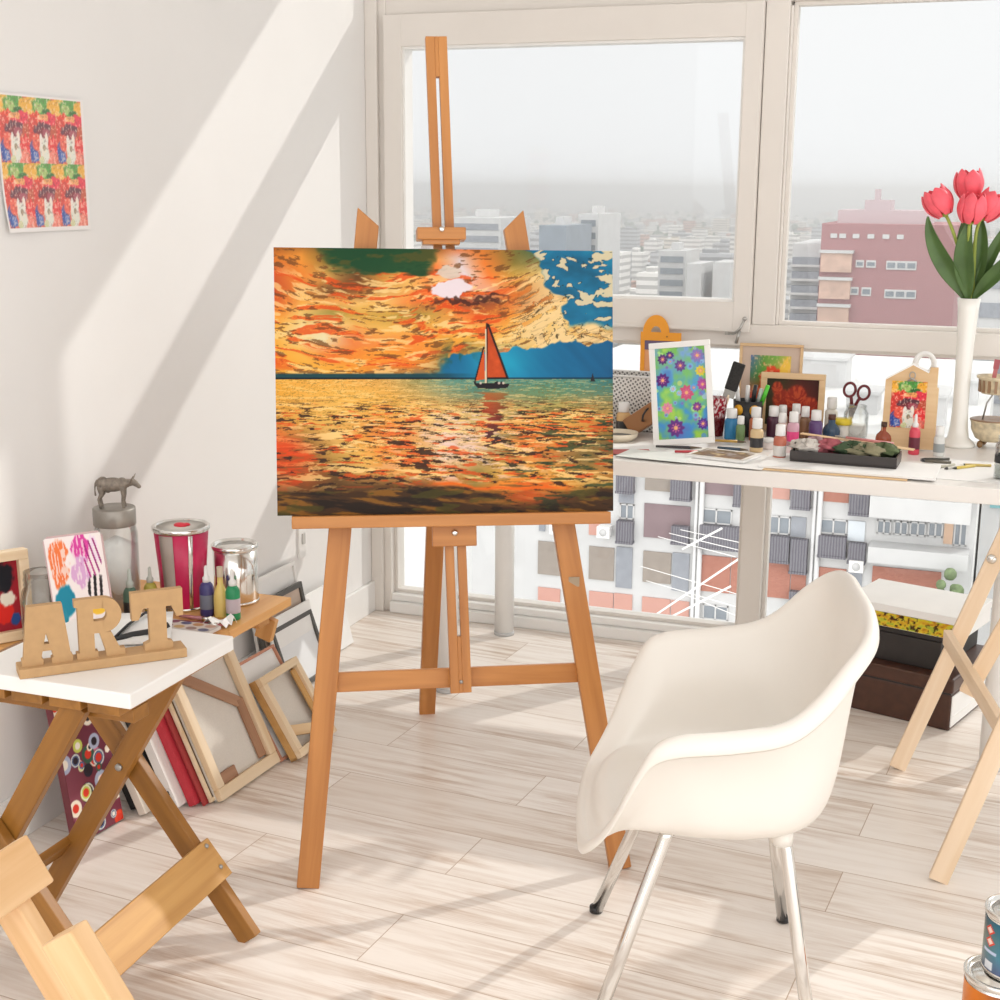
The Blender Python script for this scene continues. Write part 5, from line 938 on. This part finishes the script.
LR = [[(0, 0), (.036, 0), (.036, .012), (.031, .012), (.031, .107), (0, .107), (0, .094), (.005, .094), (.005, .012), (0, .012)], [(.031, .088), (.048, .088), (.048, .107), (.031, .107)], [(.031, .044), (.048, .044), (.048, .066), (.031, .066)],
      arc_(.048, .0755, .031, .0315, -math.pi/2, math.pi/2)+arc_(.046, .077, .008, .011, math.pi/2, -math.pi/2), [(.040, .044), (.060, .044), (.074, .012), (.082, .012), (.082, 0), (.050, 0), (.049, .010)]]
LT = [[(.030, .016), (.060, .016), (.060, .078), (.030, .078)], [(.020, 0), (.070, 0), (.070, .012), (.060, .016), (.030, .016), (.020, .012)], [(0, .078), (.090, .078), (.090, .108), (0, .108)], [(0, .058), (.012, .058), (.020, .078), (0, .078)], [(.090, .058), (.078, .058), (.070, .078), (.090, .078)]]
letter('letter_a', LA, .004); letter('letter_r', LR, .092); letter('letter_t', LT, .188)
t = thing('paper_scrap', 'white paper with thick black brush strokes lying behind the letters R and T', 'paper', M=Matrix.Translation((-1.462, 2.085, .6805)) @ Matrix.Rotation(.5, 4, 'Z'))
MB().grid([[(x, y, .004+.030*max(0, (y+.03)/.1)**1.5) for x in (-.06, 0, .05)] for y in (-.05, -.02, .01, .04, .06)]).build('sheet', paper_m, t, local=True, solid=.001)
MB().tube([(-.055, -.03, .006), (-.02, -.01, .010), (.02, -.005, .014), (.045, .01, .02)], .006, 8, flat=.5).tube([(-.055, -.03, .006), (-.03, .02, .02), (0, .045, .034), (.04, .05, .036)], .005, 8, flat=.5).build('black_stroke', dark_m, t, local=True)
Mp = stand_m(-1.835, 2.415, .5015, .42, .12) @ Matrix.Rotation(.12, 4, 'Z')
t = thing('paint_palette', 'white square palette with orange, pink, teal and yellow paint, standing behind the ART sign', 'palette', M=Mp)
b = MB(); rc = [(-.064+.01, 0), (.064-.01, 0), (.064, .01), (.064, .25), (.054, .262), (-.054, .262), (-.064, .252), (-.064, .01)]
b.prism(rc, -.006, 0).build('palette_board', plain('palette_edge', rgb('c8a8a8'), .4), t, local=True); paint('paint_daubs', palette_paint, .122, .254, 110, 200, Mp @ Matrix.Translation((0, .131, .0008)), t, rough=.35)

# ------------------------------------------------------------------ wooden bench along the wall and what stands on it
bn = thing('wooden_bench', 'honey-coloured plank bench along the left wall carrying cans and jars', 'bench', (-1.85, 2.67, 0)); hp = wood('bench_wood', rgb('dca868'), rgb('b87f42'), .4)
for k in range(4): plank('plank', (-2.018+k*.112, (2.375, 2.45, 2.54, 2.655)[k], .488), (-2.018+k*.112, 2.95, .488), .108, .022, hp, bn)
for y, x in ((2.50, -1.80), (2.87, -1.66)): plank('batten', (-2.086, y, .460), (x, y, .460), .05, .034, hp, bn, up=(0, 0, 1))
plank('leg', (-2.066, 2.935, .004), (-2.066, 2.935, .445), .03, .03, hp, bn, up=(0, 1, 0))
plank('bracket', (-1.690, 2.915, .395), (-1.672, 2.915, .452), .045, .02, hp, bn, up=(0, 1, 0))
def can(name, label, x, y, z, r, h, body, taper=1.0, cat='paint can', handle=False):
    t = thing(name, label, cat, (x, y, z)); MB().lathe([(r*taper*.98, 0), (r*taper, .003), (r*(taper*.55+.42), h*.45), (r*.985, h-.012)], 36).build('can_body', body, t, local=True)
    MB().lathe([(r*.985, h-.014), (r*1.045, h-.010), (r*1.05, h-.002), (r*1.0, h), (r*.93, h-.001), (r*.90, h-.008), (r*.80, h-.008), (r*.79, h-.004), (.001, h-.004)], 36).build('rim', tin_m, t, local=True); MB().lathe([(r*taper, 0), (r*taper*1.03, .002), (r*taper*1.02, .006), (r*taper, .008)], 32).build('base_ring', tin_m, t, local=True)
    return t
rose = plain('rose_label', rgb('c0174f'), .32, var=.12, scale=18, bump=.25); t = can('paint_can', 'tall crimson-labelled paint can with a red blot on its lid, on the bench', -1.832, 2.785, .4995, .066, .205, rose, taper=.80)
MB().lathe([(.058, .202), (.0, .203)], 24).build('lid', plain('paper_lid', rgb('dcd6cc'), .5), t, local=True)
MB().ball((.002, -.004, .205), .018, .013, .006).ball((.014, .004, .206), .010, .006, .004).build('red_blot', col_m('d8283c'), t, local=True)
a_ = math.radians(-38); cR = lambda z: .066*(.8*.55+.42)*1.004 if z == 1 else 0
q = MB()
def strip(aa, w, rad_): return [[(rad_(z)*math.cos(aa+d), rad_(z)*math.sin(aa+d), z) for d in (-w, 0, w)] for z in (.008, .05, .0922, .14, .19)]
radr = lambda z: (.0528+(.0568-.0528)*z/.0922 if z < .0922 else .0568+(.065-.0568)*(z-.0922)/.1008)+.0008
MB().grid(strip(a_, .085, radr)).build('silver_seam', tin_m, t, local=True, solid=.0006); MB().grid(strip(a_-.95, .30, radr)).build('foil_patch', col_m('a89a90'), t, local=True, solid=.0006)
can('paint_can', 'bare silver tin can at the right end of the bench', -1.738, 2.872, .4995, .055, .147, tin_m)
bottle('dye_bottle', 'dark green dropper bottle standing behind the letter R gap', -1.865, 2.615, .4995, .135, .0165, col_m('4e6a58'), col_m('b8c0b8'), 'dropper', lab=dark_m); bottle('dye_bottle', 'olive yellow dropper bottle right of the dark green one', -1.868, 2.70, .4995, .118, .0155, col_m('a89a3c'), col_m('b8b8b0'), 'dropper', lab=lab_w)
bottle('dye_bottle', 'violet dropper bottle with white tip before the crimson can', -1.742, 2.745, .4995, .122, .0170, col_m('3f3a70'), cap_w, 'dropper', lab=col_m('6f7280')); bottle('oil_bottle', 'slim bottle of amber oil between the violet and green bottles', -1.706, 2.748, .4995, .122, .0170, plain('amber_oil', rgb('dcc070'), .1, var=.1), col_m('c8b8a0'), 'ink'); bottle('dye_bottle', 'bright green dropper bottle with white tip before the silver tin', -1.668, 2.740, .4995, .122, .0170, col_m('1f8a58'), cap_w, 'dropper', lab=col_m('b8aab0'))
for l, p, q, c in (('dark red paint brush lying on the bench before the violet bottle', (-1.775, 2.66), (-1.655, 2.672), '7a2a34'), ('pinkish paint brush lying beside the dark red one on the bench', (-1.79, 2.70), (-1.700, 2.70), 'b87a80')):
    t = thing('paint_brush', l, 'brush', (p[0], p[1], .505)); z = .5055; P, Q = Vector(p+(z,)), Vector(q+(z,)); MB().cyl(P, P.lerp(Q, .7), .0035, .005, 10).build('handle', col_m(c), t); MB().cyl(P.lerp(Q, .7), P.lerp(Q, .88), .005, n=10).build('ferrule', tin_m, t); MB().cyl(P.lerp(Q, .88), Q, .005, .001, 10).build('bristles', col_m('d88080'), t)
Mw = Matrix.Translation((-1.725, 2.635, .4995)) @ Matrix.Rotation(-.05, 4, 'Z'); t = thing('watercolour_set', 'flat watercolour pan set lying open at the bench front', 'paint set', M=Mw); MB().box(-.10, .07, -.03, .03, 0, .008).build('pan_tray', col_m('d4ccc6'), t, local=True, bevel=.001); paint('colour_pans', watercolours, .165, .056, 90, 36, Mw @ Matrix.Translation((-.015, 0, .0088)), t)
t = thing('torn_paper', 'crumpled white paper at the right edge of the bench behind the white board', 'paper', (-1.664, 2.63, .4995)); rr = random.Random(8)
MB().grid([[(-1.705+.016*i, 2.662+.012*j, .501+.022*rr.random()) for i in range(5)] for j in range(5)], False).build('crumpled_sheet', paper_m, t, solid=.001)
# tall storage jar with a little cow on its lid
JX, JY, JZ = -1.962, 2.705, .4995
t = thing('storage_jar', 'tall clear jar with a grey lid, behind the palette on the bench', 'jar', (JX, JY, JZ)); MB().lathe([(.047, .001), (.052, .005), (.052, .19), (.046, .215), (.045, .222), (.042, .222), (.043, .213), (.049, .189), (.049, .008)], 32).build('jar_glass', jar_m, t, local=True)
MB().lathe([(.001, .010), (.0485, .010), (.0485, .16), (.001, .185)], 28).build('white_filling', plain('white_powder', (.93, .92, .90), .9, var=.03, scale=60), t, local=True); MB().lathe([(.049, .212), (.050, .214), (.050, .252), (.048, .254), (.001, .254)], 36).build('lid', plain('zinc_grey', rgb('9a948c'), .4, .55, var=.12, scale=25), t, local=True)
cw = MB()
Mc = Matrix.Translation((JX+.002, JY-.004, JZ+.2535)) @ Matrix.Rotation(.42, 4, 'Z') @ Matrix.Scale(1.12, 4)
cw.ball((0, 0, .050), .030, .0125, .0155, 16, 10).ball((-.020, 0, .052), .014, .0125, .0155).ball((.020, 0, .051), .013, .0115, .0145)
cw.tube([(.024, 0, .052), (.034, 0, .054), (.042, 0, .055)], [.011, .0085, .007], 10).tube([(.038, 0, .058), (.048, 0, .052), (.055, 0, .046)], [.0075, .0065, .0045], 10).ball((.055, 0, .0455), .0048, .0045, .0042)
for s in (-1, 1):
    cw.tube([(.022, s*.007, .045), (.023, s*.008, .028), (.021, s*.008, .014), (.023, s*.008, .001)], [.0062, .0042, .003, .0034], 8); cw.tube([(-.024, s*.007, .046), (-.022, s*.008, .030), (-.028, s*.008, .019), (-.025, s*.008, .001)], [.008, .0055, .0034, .0036], 8)
    cw.tube([(.041, s*.005, .060), (.043, s*.012, .064), (.047, s*.014, .072)], [.0022, .0018, .0008], 6).tube([(.039, s*.006, .058), (.036, s*.014, .056)], [.003, .0012], 6)
cw.tube([(-.031, 0, .060), (-.036, 0, .052), (-.037, 0, .036), (-.036, 0, .026)], [.0025, .0018, .0016, .0024], 6).ball((-.010, 0, .036), .006, .005, .004)
for v in cw.bm.verts: v.co = Mc @ v.co
o = cw.build('cow_figurine', plain('pewter', rgb('857b70'), .55, .35, var=.25, scale=120, bump=.4)); tag(o, 'grey cow figurine standing on the lid of the tall jar', 'figurine'); md = o.modifiers.new('weld', 'REMESH'); md.mode = 'VOXEL'; md.voxel_size = .0013; md.use_smooth_shade = True
t = thing('mason_jar', 'wide-mouthed clear preserving jar at the left end of the bench', 'jar', (-1.965, 2.43, .4995)); MB().lathe([(.040, .001), (.046, .006), (.047, .10), (.042, .125), (.036, .134), (.0385, .139), (.036, .144), (.0385, .150), (.036, .156), (.037, .168), (.034, .168), (.0335, .134), (.039, .122), (.044, .10), (.043, .007)], 32).build('jar_glass', jar_m, t, local=True)
MB().lathe([(.001, .008), (.041, .008), (.040, .05), (.001, .055)], 20).build('glass_base', glass('thick_glass', (.86, .88, .86), .9), t, local=True)
t = thing('glass_jar', 'small clear jar half hidden between the preserving jar and the palette', 'jar', (-2.0, 2.56, .4995)); MB().lathe([(.036, .001), (.040, .005), (.040, .13), (.034, .15), (.036, .17), (.033, .17), (.031, .15), (.037, .13), (.037, .006)], 28).build('jar_glass', jar_m, t, local=True)
framed('picture_frame', 'deep light wooden frame with a red butterfly picture at the left picture edge', stand_m(-2.045, 2.400, .5005, 1.0, .06), .13, .205, .022, .03, bare_w, butterfly, recess=.02, nx=40, ny=50)

# ------------------------------------------------------------------ pictures leaning on the left wall under and beyond the bench
UP = (-.128, 0, .275)
def slab(name, label, cat, M, w, h, th, body, face=None, fn=None, nx=50, ny=80, part='board'):
    t = thing(name, label, cat, M=M); MB().box(-w/2, w/2, 0, h, -th, 0).build(part, body, t, local=True, bevel=.0015)
    if fn: paint('picture', fn, w*.995, h*.995, nx, ny, M @ Matrix.Translation((0, h/2, .0008)), t)
    if face: MB().box(-w/2+.012, w/2-.012, .012, h-.012, 0, .001).build('face', face, t, local=True)
    return t
slab('patterned_canvas', 'maroon canvas with colourful round owls leaning on the wall behind the folding table', 'canvas', lean_m((-1.930, 2.452), (-1.915, 2.612), (-.053, 0, .337), .022), .158, .40, .022, col_m('73323c'), fn=owls, nx=90, ny=200)
slab('black_portfolio', 'black portfolio leaning between the owl canvas and the white ones', 'portfolio', lean_m((-1.912, 2.66), (-1.904, 2.88), UP, .02), .22, .33, .02, dark_m)
slab('white_canvas', 'narrow white canvas edge leaning nearest the owl canvas', 'canvas', lean_m((-1.872, 2.640), (-1.862, 2.90), UP, .022), .26, .36, .022, col_m('e0d6c8', .7))
slab('black_portfolio', 'thin black folder leaning between two white canvases', 'portfolio', lean_m((-1.850, 2.700), (-1.840, 2.94), UP, .014), .25, .37, .014, dark_m)
t = slab('white_folder', 'white folder with a small printed label near the floor, leaning under the bench', 'folder', lean_m((-1.815, 2.695), (-1.805, 2.95), UP, .026), .255, .40, .026, col_m('e6e2de', .6)); MB().box(-.1284, -.1272, .015, .055, -.024, -.004).build('printed_label', lab_w, t, local=True); MB().box(-.1290, -.1282, .022, .030, -.020, -.008).box(-.1290, -.1282, .036, .048, -.020, -.008).build('label_print', dark_m, t, local=True)
slab('red_canvas', 'bright red canvas leaning right of the white folder', 'canvas', lean_m((-1.786, 2.728), (-1.776, 2.98), UP, .022), .255, .42, .022, col_m('c0323f', .6)); slab('red_canvas', 'thin dark red canvas leaning between the bright red one and the bare stretcher', 'canvas', lean_m((-1.770, 2.745), (-1.760, 3.0), UP, .008), .26, .42, .008, col_m('a83a3a', .6))
t = framed('stretcher_frame', 'thin frame with a brown board back leaning behind the large bare stretcher', lean_m((-1.758, 2.755), (-1.748, 3.01), UP, .02), .255, .42, .010, .009, bare_w, backm=wood('brown_board', rgb('8a6844'), rgb('6a4a2c'), .6), cat='frame')
def stretcher(label, M, w, h, fw, dep, brace, can=canvas_m, mat_=bare_w, edge=None):
    t = thing('stretcher_frame', label, 'canvas', M=M); x = w/2
    for p, q in (((-x, fw/2, -.009), (x, fw/2, -.009)), ((-x, h-fw/2, -.009), (x, h-fw/2, -.009)), ((-x+fw/2, fw, -.009), (-x+fw/2, h-fw, -.009)), ((x-fw/2, fw, -.009), (x-fw/2, h-fw, -.009))): plank('rail', M @ Vector(p), M @ Vector(q), fw, .018, mat_, t, up=M.to_3x3() @ Vector((0, 0, 1)))
    MB().box(-x+.001, x-.001, .001, h-.001, -dep, -dep+.004).build('canvas_back', can, t, local=True)
    MB().box(-x, -x+.006, 0, h, -dep, -.018).box(x-.006, x, 0, h, -dep, -.018).box(-x, x, 0, .006, -dep, -.018).build('wrapped_edge' if edge is None else 'side_rail', edge or can, t, local=True)
    for a in brace: plank('inner_brace', M @ Vector(a[:2]+(-.014,)), M @ Vector(a[2:4]+(-.014,)), .03, .008, tan_w if len(a) < 5 else a[4], t, up=M.to_3x3() @ Vector((0, 0, 1)))
    return t
brw = wood('brown_brace', rgb('b08668'), rgb('8f6549'), .6)
stretcher('large bare stretched canvas seen from the back, leaning right of the folding table', lean_m((-1.735, 2.770), (-1.722, 3.040), UP, .024), .270, .40, .030, .024, [(-.105, .335, .09, .19, brw), (.09, .20, .09, .035, brw), (-.10, .045, -.03, .045, brw)])
Mh_ = lean_m((-1.722, 3.045), (-1.715, 3.255), (-.139, 0, .242), .010)
framed('picture_frame', 'thin pink-edged frame with a white mount leaning behind the small bare stretcher', Mh_, .205, .285, .008, .010, col_m('c48a70', .6), backm=paper_m)
stretcher('small bare stretched canvas seen from the back beside the left easel leg', lean_m((-1.668, 3.060), (-1.665, 3.260), (-.125, 0, .205), .040), .200, .238, .022, .040, [(.075, .21, .075, .03, wood('honey_brace', rgb('d0a468'), rgb('b88a50'), .5)), (-.075, .075, .06, .035)], edge=wood('honey_brace', rgb('d0a468'), rgb('b88a50'), .5))
gm = plain('charcoal_frame', rgb('55534f'), .45, var=.08); UPj = (-.085, 0, .30)
framed('picture_frame', 'dark grey frame with a white print leaning just left of the easel leg', lean_m((-1.935, 3.50), (-1.930, 3.745), (-.07, 0, .20), .014), .245, .205, .014, .014, gm, backm=plain('pale_print', (.80, .81, .82), .5, var=.04, scale=5))
framed('picture_frame', 'white frame leaning highest on the wall beyond the bench end', lean_m((-2.012, 3.48), (-2.008, 3.765), (-.055, 0, .345), .012), .285, .345, .012, .012, white_m, backm=paper_m)
framed('picture_frame', 'dark grey frame with a brownish print standing before the high white frame', lean_m((-1.985, 3.47), (-1.980, 3.755), (-.055, 0, .285), .012), .285, .285, .016, .012, gm, backm=plain('brown_print', rgb('c8b4a4'), .6, var=.12, scale=12))
slab('blank_canvas', 'blank white panel leaning on the wall behind the left easel leg', 'canvas', lean_m((-1.99, 3.80), (-1.985, 4.02), (-.06, 0, .22), .01), .22, .225, .01, paper_m); slab('blank_canvas', 'white panel leaning below the dark frame with the brownish print', 'canvas', lean_m((-1.955, 3.49), (-1.95, 3.75), (-.06, 0, .24), .008), .26, .232, .008, paper_m)

# ------------------------------------------------------------------ poster on the left wall
Mq = frame_m((WX+.004, 2.690, 1.545), (0, 1, 0), (0, .008, 1)); t = thing('floral_poster', 'white-edged poster of six repeated bright flower pictures on the left wall', 'poster', M=Mq @ Matrix.Translation((0, -.148, 0)))
U, V = np.meshgrid(np.linspace(0, 1, 141), np.linspace(0, 1, 151)); Xp = (U-.5)*.305+(V-.5)*.004; Yp = (.5-V)*.298; Zp = .012*np.clip((V-.55)/.45, 0, 1)**2*np.clip((.5-U)/.5, 0, 1)+.001
paint_surface('printed_sheet', np.stack([Xp, Yp, Zp], -1), np.clip(poster(U, V), 0, 1), Mq, t, 'poster_paint', .5); MB().grid([[(float(Xp[j, i]), float(Yp[j, i]), float(Zp[j, i])-.0008) for i in range(0, 141, 20)] for j in range(0, 151, 15)]).build('paper_back', paper_m, t, M=Mq)

# ------------------------------------------------------------------ folding chair in the lower left corner
fc = thing('folding_chair', 'light pine folding chair close to the viewer in the lower left corner', 'chair', (-.85, 1.2, 0))
def fpl(n, p, q, w, th, up=(0, 1, 0)): return plank(n, p, q, w, th, chair_w, fc, up=up, bevel=.003)
d1 = Vector((.100, 0, -.150)).normalized()
pA = Vector((-1.150, 1.285, .665)); fpl('leg', pA, pA+d1*(.66/-d1.z), .042, .026)
pB = Vector((-.871, 1.075, .742)); fpl('leg', pB, pB+d1*(.737/-d1.z), .046, .030)
fpl('back_rail', (-1.120, 1.335, .652), (-1.120, .98, .652), .070, .028, up=(.83, 0, .55))
fpl('lower_rail', (-.80, 1.30, .17), (-.60, 1.06, .17), .05, .02, up=(.83, 0, .55))
fpl('leg', (-1.12, 1.245, .006), (-.62, 1.245, .50), .042, .024); fpl('leg', (-1.05, 1.035, .006), (-.55, 1.035, .50), .042, .024)
for k in range(3): fpl('seat_slat', (-.90+k*.09, 1.26, .46), (-.74+k*.09, 1.03, .46), .06, .016, up=(0, 0, 1))

# ------------------------------------------------------------------ two stacked paint cans in the lower right corner
c1 = can('paint_can', 'orange-labelled paint can on the floor, lower of the two stacked cans', .082, 2.455, 0, .062, .116, tin_m); paint_drum('can_label', label_orange, .0628, .010, .098, math.radians(-210), math.radians(30), 80, 30, Matrix.Translation((.082, 2.455, 0)), c1)
c2 = can('paint_can', 'blue-labelled paint can standing on the orange one', .102, 2.470, .1165, .055, .122, tin_m); paint_drum('can_label', label_blue, .0556, .008, .106, math.radians(-200), math.radians(30), 100, 50, Matrix.Translation((.102, 2.470, .1165)), c2)
